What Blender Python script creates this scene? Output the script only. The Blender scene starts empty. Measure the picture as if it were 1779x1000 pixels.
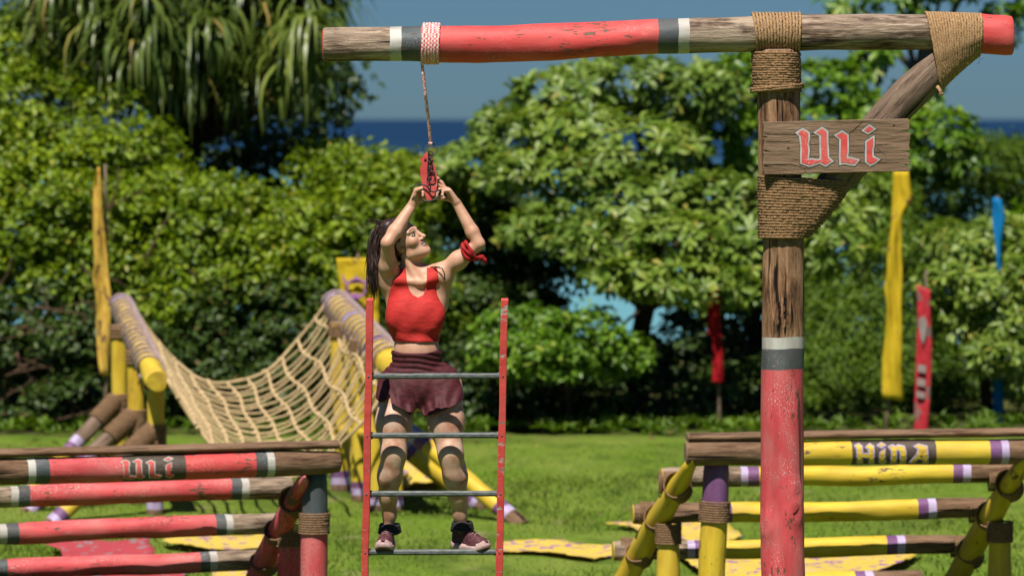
import bpy, math, random
import numpy as np
from mathutils import Vector, Matrix, Quaternion

# ------------------------------------------------------------------ camera, sky, sun
SC = bpy.context.scene
COL = SC.collection
rad = math.radians
F = 7000.0                       # focal length in photo pixels (1779 wide)
CAM_H = 3.15
PITCH = math.atan((500 - 207) / F)
CAM = Vector((0, 0, CAM_H))

cam_data = bpy.data.cameras.new('camera')
cam_data.sensor_width = 36
cam_data.lens = F / 1779 * 36
cam_data.clip_start = 0.5
cam_data.clip_end = 90000
cam_data.dof.use_dof = True
cam_data.dof.focus_distance = 20.0
cam_data.dof.aperture_fstop = 3.0
cam_ob = bpy.data.objects.new('camera', cam_data)
COL.objects.link(cam_ob)
cam_ob.location = CAM
cam_ob.rotation_euler = (rad(90) - PITCH, 0, 0)
SC.camera = cam_ob

SUN_EL, SUN_AZ = rad(61), rad(18)          # high, behind the camera and to its left
to_sun = Vector((-math.sin(SUN_AZ) * math.cos(SUN_EL), -math.cos(SUN_AZ) * math.cos(SUN_EL), math.sin(SUN_EL)))
world = bpy.data.worlds.new('World')
SC.world = world
world.use_nodes = True
wn = world.node_tree
sky = wn.nodes.new('ShaderNodeTexSky')
sky.sky_type = 'NISHITA'
sky.sun_disc = False
sky.sun_elevation = SUN_EL
sky.sun_rotation = math.atan2(to_sun.x, to_sun.y)
sky.altitude = 300
sky.air_density = 1.0
sky.dust_density = 0.2
sky.ozone_density = 3.0
tint = wn.nodes.new('ShaderNodeMix')
tint.data_type = 'RGBA'
tint.blend_type = 'MULTIPLY'
tint.inputs[0].default_value = 1.0
tint.inputs[7].default_value = (0.205, 0.37, 0.615, 1)
wn.links.new(sky.outputs[0], tint.inputs[6])
wn.links.new(tint.outputs[2], wn.nodes['Background'].inputs[0])
wn.nodes['Background'].inputs[1].default_value = 0.05

sun_data = bpy.data.lights.new('sun', 'SUN')
sun_data.energy = 5.0
sun_data.angle = rad(0.53)
sun_data.color = (1.0, 0.94, 0.84)
sun_ob = bpy.data.objects.new('sun', sun_data)
COL.objects.link(sun_ob)
sun_ob.rotation_mode = 'QUATERNION'
sun_ob.rotation_quaternion = to_sun.to_track_quat('Z', 'Y')
sun_ob.location = (-10, -10, 30)

SC.view_settings.view_transform = 'Standard'
SC.view_settings.look = 'None'
SC.view_settings.exposure = 0.72
SC.view_settings.gamma = 1.0
SC.view_settings.use_curve_mapping = False
SC.cycles.max_bounces = 6
SC.cycles.transparent_max_bounces = 6

# ------------------------------------------------------------------ helpers
rnd = random.Random(11)
rng = np.random.default_rng(11)


def P(px, py, d):
    """point of the world seen at photo pixel (px,py), d metres ahead"""
    u = (px - 889.5) / F
    v = (500 - py) / F
    dr = Vector((u, math.cos(PITCH) + v * math.sin(PITCH), -math.sin(PITCH) + v * math.cos(PITCH)))
    return CAM + dr * (d / dr.y)


def G(px, py, z=0.0):
    u = (px - 889.5) / F
    v = (500 - py) / F
    dr = Vector((u, math.cos(PITCH) + v * math.sin(PITCH), -math.sin(PITCH) + v * math.cos(PITCH)))
    return CAM + dr * ((z - CAM_H) / dr.z)


def project(p):
    """(N,3) world points -> pixel x, pixel y, depth"""
    q = p - np.array(CAM)
    c, s = math.cos(PITCH), math.sin(PITCH)
    z = q[:, 1] * c - q[:, 2] * s
    y = q[:, 1] * s + q[:, 2] * c
    return 889.5 + F * q[:, 0] / z, 500 - F * y / z, z


def thing(name, label, cat, loc, group=None):
    o = bpy.data.objects.new(name, None)
    o.empty_display_size = 0.1
    COL.objects.link(o)
    o.location = loc
    tag(o, label, cat, group)
    return o


def tag(o, label, cat, group=None, kind=None):
    if label: o['label'] = label
    if cat: o['category'] = cat
    if group: o['group'] = group
    if kind: o['kind'] = kind
    return o


class MB:
    """collects geometry in world space"""
    def __init__(self):
        self.v, self.f, self.m, self.n = [], [], [], 0

    def add(self, verts, faces, mi=0):
        verts = [tuple(p) for p in verts]
        b = self.n
        self.v += verts
        self.f += [tuple(i + b for i in fc) for fc in faces]
        self.m += [mi] * len(faces) if isinstance(mi, int) else list(mi)
        self.n += len(verts)

    def tube(self, pts, r, sides=6, closed=False, mi=0, cap=True):
        pts = [Vector(p) for p in pts]
        n = len(pts)
        rs = [r] * n if isinstance(r, (int, float)) else list(r)
        vs, fs = [], []
        ref = None
        for i, p in enumerate(pts):
            if closed:
                t = pts[(i + 1) % n] - pts[i - 1]
            else:
                t = pts[min(i + 1, n - 1)] - pts[max(i - 1, 0)]
            t = t.normalized() if t.length > 1e-9 else Vector((0, 0, 1))
            if ref is None:
                ref = Vector((0, 0, 1)) if abs(t.z) < 0.9 else Vector((1, 0, 0))
            a = t.cross(ref)
            if a.length < 1e-5:
                a = t.orthogonal()
            a.normalize()
            b = t.cross(a)
            ref = a.cross(t)
            for k in range(sides):
                an = 2 * math.pi * k / sides
                vs.append(p + (a * math.cos(an) + b * math.sin(an)) * rs[i])
        m = n if closed else n - 1
        for i in range(m):
            j = (i + 1) % n
            for k in range(sides):
                k2 = (k + 1) % sides
                fs.append((i * sides + k, i * sides + k2, j * sides + k2, j * sides + k))
        if cap and not closed:
            fs.append(tuple(range(sides))[::-1])
            fs.append(tuple((n - 1) * sides + k for k in range(sides)))
        self.add(vs, fs, mi)

    def box(self, c, ax, ay, az, mi=0):
        c, ax, ay, az = Vector(c), Vector(ax), Vector(ay), Vector(az)
        vs = [c + ax * x + ay * y + az * z for x in (-1, 1) for y in (-1, 1) for z in (-1, 1)]
        self.add(vs, [(0, 1, 3, 2), (4, 6, 7, 5), (0, 4, 5, 1), (2, 3, 7, 6), (0, 2, 6, 4), (1, 5, 7, 3)], mi)

    def ball(self, c, r, M=None, seg=12, rings=8, mi=0):
        c = Vector(c)
        r = Vector(r) if not isinstance(r, (int, float)) else Vector((r, r, r))
        vs = [Vector((0, 0, r.z))]
        for i in range(1, rings):
            th = math.pi * i / rings
            for k in range(seg):
                a = 2 * math.pi * k / seg
                vs.append(Vector((r.x * math.sin(th) * math.cos(a), r.y * math.sin(th) * math.sin(a), r.z * math.cos(th))))
        vs.append(Vector((0, 0, -r.z)))
        fs = [(0, 1 + k, 1 + (k + 1) % seg) for k in range(seg)]
        for i in range(rings - 2):
            for k in range(seg):
                k2 = (k + 1) % seg
                fs.append((1 + i * seg + k, 1 + (i + 1) * seg + k, 1 + (i + 1) * seg + k2, 1 + i * seg + k2))
        e = len(vs) - 1
        b0 = 1 + (rings - 2) * seg
        fs += [(b0 + (k + 1) % seg, b0 + k, e) for k in range(seg)]
        if M is not None:
            vs = [M @ p for p in vs]
        self.add([p + c for p in vs], fs, mi)

    def build(self, name, mats, parent=None, smooth=True, bevel=0):
        off = Vector(parent_loc(parent)) if parent else Vector((0, 0, 0))
        me = bpy.data.meshes.new(name)
        me.from_pydata([(p[0] - off.x, p[1] - off.y, p[2] - off.z) for p in self.v], [], self.f)
        if not isinstance(mats, (list, tuple)): mats = [mats]
        for m in mats: me.materials.append(m)
        me.polygons.foreach_set('material_index', self.m)
        if smooth: me.polygons.foreach_set('use_smooth', [True] * len(me.polygons))
        me.update()
        o = bpy.data.objects.new(name, me)
        COL.objects.link(o)
        if parent: o.parent = parent
        if bevel:
            b = o.modifiers.new('bevel', 'BEVEL')
            b.width = bevel; b.segments = 2; b.limit_method = 'ANGLE'
        return o


def parent_loc(o):
    l = Vector((0, 0, 0))
    while o is not None:
        l = l + o.location
        o = o.parent
    return l


# ------------------------------------------------------------------ materials
MATS = {}


def nodes(name):
    m = bpy.data.materials.new(name)
    m.use_nodes = True
    nt = m.node_tree
    return m, nt, nt.nodes['Principled BSDF']


def N(nt, typ, **kw):
    n = nt.nodes.new(typ)
    for k, v in kw.items():
        if k == 'inp':
            for kk, vv in v.items(): n.inputs[kk].default_value = vv
        else:
            setattr(n, k, v)
    return n


def ramp(nt, fac, stops):
    r = nt.nodes.new('ShaderNodeValToRGB')
    els = r.color_ramp.elements
    while len(els) < len(stops): els.new(0.5)
    for e, (p, c) in zip(els, stops):
        e.position = p
        e.color = (c[0], c[1], c[2], 1) if not isinstance(c, (int, float)) else (c, c, c, 1)
    nt.links.new(fac, r.inputs[0])
    return r.outputs[0]


def mix(nt, fac, a, b, mode='MIX'):
    n = N(nt, 'ShaderNodeMix', data_type='RGBA', blend_type=mode)
    for sock, val in ((0, fac), (6, a), (7, b)):
        if isinstance(val, (int, float)): n.inputs[sock].default_value = val
        elif isinstance(val, (tuple, list)): n.inputs[sock].default_value = (val[0], val[1], val[2], 1)
        else: nt.links.new(val, n.inputs[sock])
    return n.outputs[2]


def coords(nt, scale=(1, 1, 1), kind='Object', rand=True):
    tc = nt.nodes.new('ShaderNodeTexCoord')
    mp = nt.nodes.new('ShaderNodeMapping')
    mp.inputs['Scale'].default_value = scale
    nt.links.new(tc.outputs[kind], mp.inputs[0])
    if rand:
        oi = nt.nodes.new('ShaderNodeObjectInfo')
        mu = N(nt, 'ShaderNodeMath', operation='MULTIPLY')
        mu.inputs[1].default_value = 37.0
        nt.links.new(oi.outputs['Random'], mu.inputs[0])
        nt.links.new(mu.outputs[0], mp.inputs['Location'])
    return mp.outputs[0]


def noise_tex(nt, vec, scale, detail=4, rough=0.6):
    n = N(nt, 'ShaderNodeTexNoise', inp={'Scale': scale, 'Detail': detail, 'Roughness': rough})
    nt.links.new(vec, n.inputs['Vector'])
    return n.outputs['Fac']


def bump(nt, bs, h, strength=0.3, dist=0.01):
    b = N(nt, 'ShaderNodeBump', inp={'Strength': strength, 'Distance': dist})
    nt.links.new(h, b.inputs['Height'])
    nt.links.new(b.outputs[0], bs.inputs['Normal'])


def simple(name, c1, c2=None, scale=20, rough=0.7, stretch=(1, 1, 1), bmp=0.2, dist=0.004, spec=0.3, lo=0.35, hi=0.65, metallic=0.0):
    if name in MATS: return MATS[name]
    m, nt, bs = nodes(name)
    v = coords(nt, stretch)
    n = noise_tex(nt, v, scale)
    nt.links.new(ramp(nt, n, [(lo, c1), (hi, c2 or c1)]), bs.inputs['Base Color'])
    bs.inputs['Roughness'].default_value = rough
    bs.inputs['Specular IOR Level'].default_value = spec
    bs.inputs['Metallic'].default_value = metallic
    if bmp: bump(nt, bs, n, bmp, dist)
    MATS[name] = m
    return m


def wood(name, dark, mid, light, scale=1.0, crk_amt=0.29, blotch=0.0):
    """bark-less weathered trunk, grain along local X"""
    if name in MATS: return MATS[name]
    m, nt, bs = nodes(name)
    v = coords(nt, (0.12 * scale, 1 * scale, 1 * scale))
    g = noise_tex(nt, v, 38, 6, 0.7)
    v2 = coords(nt, (0.5, 1, 1))
    big = noise_tex(nt, v2, 6, 3, 0.6)
    c = ramp(nt, g, [(0.36, dark), (0.5, mid), (0.64, light)])
    c = mix(nt, ramp(nt, big, [(0.35, 0.0), (0.7, 0.75)]), c, light)
    crk = noise_tex(nt, coords(nt, (0.06, 1.2, 1.2)), 26, 3, 0.5)
    if blotch:
        bl = noise_tex(nt, coords(nt, (0.33, 1, 1)), 11, 5, 0.7)
        c = mix(nt, ramp(nt, bl, [(0.34, blotch), (0.48, 0.0)]), c, dark)
        c = mix(nt, ramp(nt, bl, [(0.60, 0.0), (0.72, blotch)]), c, light)
    crack = ramp(nt, crk, [(crk_amt, 1.0), (crk_amt + 0.07, 0.0)])
    c = mix(nt, crack, c, (dark[0] * 0.25, dark[1] * 0.25, dark[2] * 0.25))
    nt.links.new(c, bs.inputs['Base Color'])
    bs.inputs['Roughness'].default_value = 0.85
    bs.inputs['Specular IOR Level'].default_value = 0.2
    h = N(nt, 'ShaderNodeMath', operation='SUBTRACT')
    nt.links.new(g, h.inputs[0]); nt.links.new(crack, h.inputs[1])
    bump(nt, bs, h.outputs[0], 0.9, 0.02)
    MATS[name] = m
    return m


def paint(name, col, worn=0.35, under=(0.13, 0.08, 0.05), dust=(0.55, 0.42, 0.36), dusty=0.25):
    """paint brushed on a trunk: chips along the grain, a film of dust"""
    if name in MATS: return MATS[name]
    m, nt, bs = nodes(name)
    v = coords(nt, (0.3, 1, 1))
    chip = noise_tex(nt, v, 60, 5, 0.65)
    chip2 = noise_tex(nt, coords(nt, (0.2, 1, 1)), 14, 3, 0.6)
    big = noise_tex(nt, coords(nt, (0.5, 1, 1)), 5, 4, 0.6)
    dk = (col[0] * 0.72, col[1] * 0.62, col[2] * 0.62)
    c = ramp(nt, chip2, [(0.3, dk), (0.62, col)])
    c = mix(nt, ramp(nt, big, [(0.45, 0.0), (0.75, dusty)]), c, dust)
    fine = noise_tex(nt, coords(nt, (0.7, 1, 1)), 170, 2, 0.5)
    zone = noise_tex(nt, coords(nt, (0.6, 1, 1)), 7, 3, 0.6)
    sp = N(nt, 'ShaderNodeMath', operation='MULTIPLY')
    nt.links.new(ramp(nt, fine, [(0.57, 0.0), (0.66, dusty * 2.2)]), sp.inputs[0]); nt.links.new(ramp(nt, zone, [(0.47, 0.0), (0.62, 1.0)]), sp.inputs[1])
    c = mix(nt, sp.outputs[0], c, (0.7, 0.6, 0.55))
    mul = N(nt, 'ShaderNodeMath', operation='MULTIPLY')
    nt.links.new(chip, mul.inputs[0]); nt.links.new(big, mul.inputs[1])
    edge = 0.12 + 0.10 * worn
    msk = ramp(nt, mul.outputs[0], [(edge, 1.0), (edge + 0.02, 0.0)])
    c = mix(nt, msk, c, under)
    ck = noise_tex(nt, coords(nt, (0.05, 1.3, 1.3)), 17, 3, 0.55)
    msk2 = ramp(nt, ck, [(0.27 + 0.05 * worn, 0.85), (0.295 + 0.05 * worn, 0.0)])
    c = mix(nt, msk2, c, (under[0] * 0.5, under[1] * 0.5, under[2] * 0.5))
    nt.links.new(c, bs.inputs['Base Color'])
    bs.inputs['Roughness'].default_value = 0.62
    bs.inputs['Specular IOR Level'].default_value = 0.35
    h = N(nt, 'ShaderNodeMath', operation='SUBTRACT')
    nt.links.new(chip2, h.inputs[0]); nt.links.new(msk, h.inputs[1])
    bump(nt, bs, h.outputs[0], 0.35, 0.008)
    MATS[name] = m
    return m


def leaf_mat(name, c1, c2, c3=None, trans=0.3, rough=0.42, spec=0.45):
    if name in MATS: return MATS[name]
    m, nt, bs = nodes(name)
    geo = nt.nodes.new('ShaderNodeNewGeometry')
    oi = nt.nodes.new('ShaderNodeObjectInfo')
    ad = N(nt, 'ShaderNodeMath', operation='ADD')
    nt.links.new(geo.outputs['Random Per Island'], ad.inputs[0]); nt.links.new(oi.outputs['Random'], ad.inputs[1])
    fr = N(nt, 'ShaderNodeMath', operation='FRACT'); nt.links.new(ad.outputs[0], fr.inputs[0])
    stops = [(0.0, c1), (0.8, c2)]
    if c3: stops += [(0.955, c2), (0.975, c3)]
    col = ramp(nt, fr.outputs[0], stops)
    tc = nt.nodes.new('ShaderNodeNewGeometry')
    big = N(nt, 'ShaderNodeTexNoise', inp={'Scale': 0.9, 'Detail': 2})
    nt.links.new(tc.outputs['Position'], big.inputs['Vector'])
    col = mix(nt, 1.0, col, ramp(nt, big.outputs['Fac'], [(0.3, (0.75, 0.8, 0.8)), (0.7, (1.15, 1.1, 0.9))]), 'MULTIPLY')
    nt.links.new(col, bs.inputs['Base Color'])
    bs.inputs['Roughness'].default_value = rough
    bs.inputs['Specular IOR Level'].default_value = spec
    tr = nt.nodes.new('ShaderNodeBsdfTranslucent')
    tcol = mix(nt, 1.0, col, (1.2, 1.25, 0.5), 'MULTIPLY')
    nt.links.new(tcol, tr.inputs['Color'])
    ms = nt.nodes.new('ShaderNodeMixShader')
    ms.inputs[0].default_value = trans
    nt.links.new(bs.outputs[0], ms.inputs[1]); nt.links.new(tr.outputs[0], ms.inputs[2])
    nt.links.new(ms.outputs[0], nt.nodes['Material Output'].inputs[0])
    MATS[name] = m
    return m


RED = paint('red_paint', (0.80, 0.088, 0.085), 0.27)
REDP = paint('dusty_red_paint', (0.76, 0.095, 0.11), 0.40, dusty=0.35)
YEL = paint('yellow_paint', (0.78, 0.56, 0.035), 0.12, dusty=0.12, dust=(0.7, 0.6, 0.3))
GRY = paint('slate_paint', (0.075, 0.095, 0.105), 0.3, dusty=0.2)
WHT = paint('white_paint', (0.58, 0.58, 0.53), 0.1, dusty=0.1)
PUR = paint('purple_paint', (0.20, 0.075, 0.23), 0.1, dusty=0.1)
LAV = paint('lavender_paint', (0.55, 0.46, 0.72), 0.05, dusty=0.05)
DKB = paint('dark_brown_paint', (0.085, 0.06, 0.045), 0.1, dusty=0.1)
WOOD = wood('weathered_wood', (0.05, 0.027, 0.017), (0.21, 0.135, 0.09), (0.58, 0.45, 0.34), blotch=0.8)
WOODR = wood('reddish_bark_wood', (0.035, 0.015, 0.008), (0.24, 0.115, 0.055), (0.52, 0.32, 0.18), blotch=0.9, crk_amt=0.33)
WOODB = wood('brown_trunk_wood', (0.07, 0.036, 0.02), (0.19, 0.105, 0.06), (0.32, 0.2, 0.125))
WOODC = wood('grey_brown_brace_wood', (0.07, 0.045, 0.03), (0.20, 0.135, 0.095), (0.30, 0.21, 0.155))
BOARD = wood('sign_board_wood', (0.19, 0.115, 0.068), (0.255, 0.165, 0.105), (0.30, 0.20, 0.13), 0.8, 0.16)
ENDW = simple('cut_end_wood', (0.22, 0.14, 0.085), (0.34, 0.23, 0.14), 40, 0.9)
ROPE_SHADED = simple('shaded_jute_rope', (0.13, 0.07, 0.032), (0.44, 0.275, 0.14), 150, 0.9, bmp=0.6, dist=0.006, spec=0.1)  # jute rope darkened in colour for the weaker sun on the post coils
ROPE = simple('jute_rope', (0.25, 0.14, 0.068), (0.62, 0.40, 0.21), 160, 0.9, bmp=0.6, dist=0.006, spec=0.1)
NETROPE = simple('net_rope', (0.50, 0.355, 0.185), (0.78, 0.58, 0.33), 90, 0.9, bmp=0.4, spec=0.1)
BAND = simple('brown_lashing', (0.20, 0.115, 0.06), (0.34, 0.21, 0.125), 60, 0.9, bmp=0.5, spec=0.1)
SLOTS = [WOOD, RED, GRY, WHT, YEL, PUR, LAV, DKB, REDP, WOODR, WOODB, WOODC, ENDW]
S_WOOD, S_RED, S_GRY, S_WHT, S_YEL, S_PUR, S_LAV, S_DKB, S_REDP, S_WOODR, S_WOODB, S_WOODC, S_END = range(13)


def smooth_noise(seed, n=5):
    r = random.Random(seed)
    return [(r.uniform(0.6, 1) / (k + 1), r.uniform(1.5, 5) * (k + 1), r.uniform(0, 6.28), r.choice((1, 2, 3))) for k in range(n)]


def log(name, pts, radii, bands, parent, seed=0, rough=0.05, caps=(S_END, S_END), flat=1.0, sides=22, knots=0, point0=False, step=0.045):
    """a peeled trunk through world points; bands = [(end fraction, slot)...]; grain runs along its own X"""
    pts = [Vector(p) for p in pts]
    p0, p1 = pts[0], pts[-1]
    ax = (p1 - p0)
    L = ax.length
    ax.normalize()
    up = Vector((0, 0, 1)) if abs(ax.z) < 0.85 else Vector((0, -1, 0))
    ay = up.cross(ax).normalized()
    az = ax.cross(ay)
    tt = np.array([(p - p0).dot(ax) / L for p in pts])
    oy = np.array([(p - p0).dot(ay) for p in pts])
    oz = np.array([(p - p0).dot(az) for p in pts])
    if isinstance(radii, (int, float)): radii = [radii] * len(pts)
    rr = np.array(radii)
    ts = sorted(set([round(x, 4) for x in np.linspace(0, 1, max(4, int(L / step)))]
                    + [round(b[0], 4) for b in bands]))
    ts = [ts[0]] + [b for a, b in zip(ts, ts[1:]) if b - a > 0.0015]
    sn = smooth_noise(seed)
    rk = random.Random(seed + 5)
    kn = [(rk.uniform(0.05, 0.95), rk.uniform(0, 6.28), rk.uniform(0.12, 0.3)) for _ in range(knots)]
    vs, fs, ms = [], [], []
    bord = [b[0] for b in bands]
    ring_t = [0.0] + [t for t in ts]              # first ring doubled for an eased edge
    for i, t in enumerate(ts):
        y = np.interp(t, tt, oy); z = np.interp(t, tt, oz); r0 = np.interp(t, tt, rr)
        if i == 0: r0 *= (0.25 if point0 else 0.96)
        if i == len(ts) - 1: r0 *= 0.96
        isb = any(abs(t - b) < 1e-3 for b in bord) and 0 < i < len(ts) - 1
        for k in range(sides):
            a = 2 * math.pi * k / sides
            d = sum(am * math.sin(fr * t * L * 1.6 + ph + kk * a) for am, fr, ph, kk in sn)
            r = r0 * (1 + rough * d)
            for (kt, ka, kr) in kn:
                da = (a - ka + math.pi) % (2 * math.pi) - math.pi
                dd = ((t - kt) * L / 0.05) ** 2 + (da / 0.45) ** 2
                if dd < 8: r += r0 * kr * math.exp(-dd) * 0.7 - r0 * 0.25 * math.exp(-dd * 9)
            x = t * L
            if isb: x += 0.0014 * math.sin(2 * a + seed) + 0.0012 * math.sin(5 * a + 2 * seed)
            vs.append((x, y + r * math.cos(a), z + r * math.sin(a) * flat))
    def slot(t):
        for e, s in bands:
            if t < e: return s
        return bands[-1][1]
    for i in range(len(ts) - 1):
        s = slot(0.5 * (ts[i] + ts[i + 1]))
        for k in range(sides):
            k2 = (k + 1) % sides
            fs.append((i * sides + k, i * sides + k2, (i + 1) * sides + k2, (i + 1) * sides + k)); ms.append(s)
    n = len(vs)
    for i, s, flip in ((0, caps[0], True), (len(ts) - 1, caps[1], False)):
        c = np.mean(np.array(vs[i * sides:(i + 1) * sides]), axis=0)
        # inset ring so the end is eased
        b = len(vs)
        ring = [np.array(vs[i * sides + k]) for k in range(sides)]
        ex = (-0.006 if flip else 0.006)
        for q in ring: vs.append(tuple(c + (q - c) * 0.9 + np.array([ex, 0, 0])))
        for k in range(sides):
            k2 = (k + 1) % sides
            q = (i * sides + k2, i * sides + k, b + k, b + k2) if flip else (i * sides + k, i * sides + k2, b + k2, b + k)
            fs.append(q); ms.append(s)
        fs.append(tuple(b + k for k in (range(sides - 1, -1, -1) if flip else range(sides)))); ms.append(s)
    me = bpy.data.meshes.new(name)
    me.from_pydata(vs, [], fs)
    used = sorted(set(ms))
    for s in used: me.materials.append(SLOTS[s])
    me.polygons.foreach_set('material_index', [used.index(s) for s in ms])
    sm = [len(f) == 4 for f in fs]
    me.polygons.foreach_set('use_smooth', sm)
    me.update()
    o = bpy.data.objects.new(name, me)
    COL.objects.link(o)
    o.rotation_mode = 'QUATERNION'
    M = Matrix((ax, ay, az)).transposed()
    o.rotation_quaternion = M.to_quaternion()
    o.location = p0 - parent_loc(parent)
    o.parent = parent
    return o


def lerp(a, b, t): return a + (b - a) * t


def jit_ring(pts, amt):
    return [Vector(p) + Vector((rnd.gauss(0, amt), rnd.gauss(0, amt), rnd.gauss(0, amt))) for p in pts]


def hull_ring(circles, n=56):
    """convex outline round several (centre Vector2, radius) circles"""
    out = []
    for i in range(n):
        a = 2 * math.pi * i / n
        d = Vector((math.cos(a), math.sin(a)))
        best = max(circles, key=lambda c: c[0].dot(d) + c[1])
        out.append(best[0] + d * best[1])
    return out


def resample(pts, n):
    pts = [Vector(p) for p in pts] + [Vector(pts[0])]
    ls = [0]
    for a, b in zip(pts, pts[1:]): ls.append(ls[-1] + (b - a).length)
    out = []
    j = 0
    for i in range(n):
        s = ls[-1] * i / n
        while ls[j + 1] < s: j += 1
        out.append(pts[j].lerp(pts[j + 1], (s - ls[j]) / max(1e-9, ls[j + 1] - ls[j])))
    return out


def lash_log(name, c, axis, R, width, rr, parent, material=None, tilt=0.0):
    """coils of cord round one trunk at world point c"""
    axis = Vector(axis).normalized()
    a = axis.orthogonal().normalized(); b = axis.cross(a)
    n = max(2, int(width / (rr * 1.9)))
    mb = MB()
    td = rnd.uniform(0, 6.28)
    for i in range(n):
        off = (i / (n - 1) - 0.5) * width
        pts = []
        for k in range(30):
            an = 2 * math.pi * k / 30
            pts.append(Vector(c) + axis * (off + tilt * R * math.cos(an + td)) + (a * math.cos(an) + b * math.sin(an)) * (R + rr * rnd.uniform(0.1, 0.5)))
        mb.tube(pts, [rr * rnd.uniform(0.88, 1.1) for _ in pts], 6, True)
    return mb.build(name, material or BAND, parent)


# ---- lettering -------------------------------------------------------------
LET_U = [(130,250),(200,205),(275,255),(278,330),(262,400),(275,480),(268,560),(260,635),(330,625),(400,640),(455,630),(460,560),(455,450),(455,280),(385,245),(470,190),(535,235),(535,340),(545,480),(550,600),(600,645),(560,670),(520,700),(470,675),(440,655),(380,680),(290,705),(185,665),(185,560),(190,470),(180,380),(170,290)]
LET_L = [(675,285),(750,240),(822,285),(825,400),(825,500),(810,600),(880,615),(970,635),(920,690),(850,680),(790,665),(735,675),(730,560),(735,430),(735,330)]
LET_I = [(1190,315),(1185,420),(1170,500),(1180,590),(1255,625),(1200,665),(1150,690),(1095,650),(1095,540),(1100,460),(1095,380)]
DOT_I = [(1060,215),(1135,155),(1195,195),(1115,245)]
ULI = [('letter', LET_U), ('letter', LET_L), ('letter', LET_I), ('letter_dot', DOT_I)]
HINA = [('letter', [(215,215),(270,190),(315,230),(310,330),(430,335),(425,260),(385,240),(440,195),(490,230),(490,320),(495,460),(440,465),(430,375),(310,370),(320,460),(255,460),(250,330),(245,260)]),
        ('letter', [(665,270),(660,400),(680,450),(640,470),(595,450),(600,320)]),
        ('letter_dot', [(570,210),(620,175),(665,205),(615,235)]),
        ('letter', [(740,235),(790,215),(835,245),(880,215),(960,235),(985,300),(985,460),(920,470),(910,300),(870,265),(840,290),(840,455),(775,460),(780,290)]),
        ('letter', [(1130,230),(1190,205),(1310,235),(1320,340),(1330,460),(1270,465),(1260,400),(1180,395),(1120,460),(1080,455),(1170,340),(1195,265)]),
        ('counter', [(1206,365),(1252,298),(1254,368)])]


def grow(poly, d):
    """offset a closed outline outwards by d with limited mitres"""
    n = len(poly)
    area = sum(poly[i][0] * poly[(i + 1) % n][1] - poly[(i + 1) % n][0] * poly[i][1] for i in range(n))
    sgn = 1 if area > 0 else -1
    out = []
    for i in range(n):
        p0, p, p1 = Vector(poly[i - 1]), Vector(poly[i]), Vector(poly[(i + 1) % n])
        a, b = (p - p0).normalized(), (p1 - p).normalized()
        na, nb = Vector((a.y, -a.x)) * sgn, Vector((b.y, -b.x)) * sgn
        m = na + nb
        if m.length < 1e-4: m = na
        m.normalize()
        out.append(tuple(p + m * (d / max(0.6, m.dot(na)))))
    return out


def letter_mesh(name, poly, fmap, z0, z1, material, parent, cut=0):
    """outline extruded from height z0 to z1; fmap(x, y, z) -> world point"""
    import bmesh
    bm = bmesh.new()
    vs = [bm.verts.new((x, y, 0)) for x, y in poly]
    f = bm.faces.new(vs)
    f.normal_update()
    bmesh.ops.triangulate(bm, faces=[f], ngon_method='EAR_CLIP')
    if cut:
        ys = [p[1] for p in poly]
        y = min(ys) + cut
        while y < max(ys):
            bmesh.ops.bisect_plane(bm, geom=bm.verts[:] + bm.edges[:] + bm.faces[:], plane_co=(0, y, 0), plane_no=(0, 1, 0))
            y += cut
    ret = bmesh.ops.extrude_face_region(bm, geom=bm.faces[:])
    top = set(v for v in ret['geom'] if isinstance(v, bmesh.types.BMVert))
    off = parent_loc(parent)
    for v in bm.verts:
        v.co = fmap(v.co.x, v.co.y, z1 if v in top else z0) - off
    bmesh.ops.recalc_face_normals(bm, faces=bm.faces[:])
    me = bpy.data.meshes.new(name)
    bm.to_mesh(me); bm.free()
    me.materials.append(material)
    o = bpy.data.objects.new(name, me)
    COL.objects.link(o)
    o.parent = parent
    return o

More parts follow.
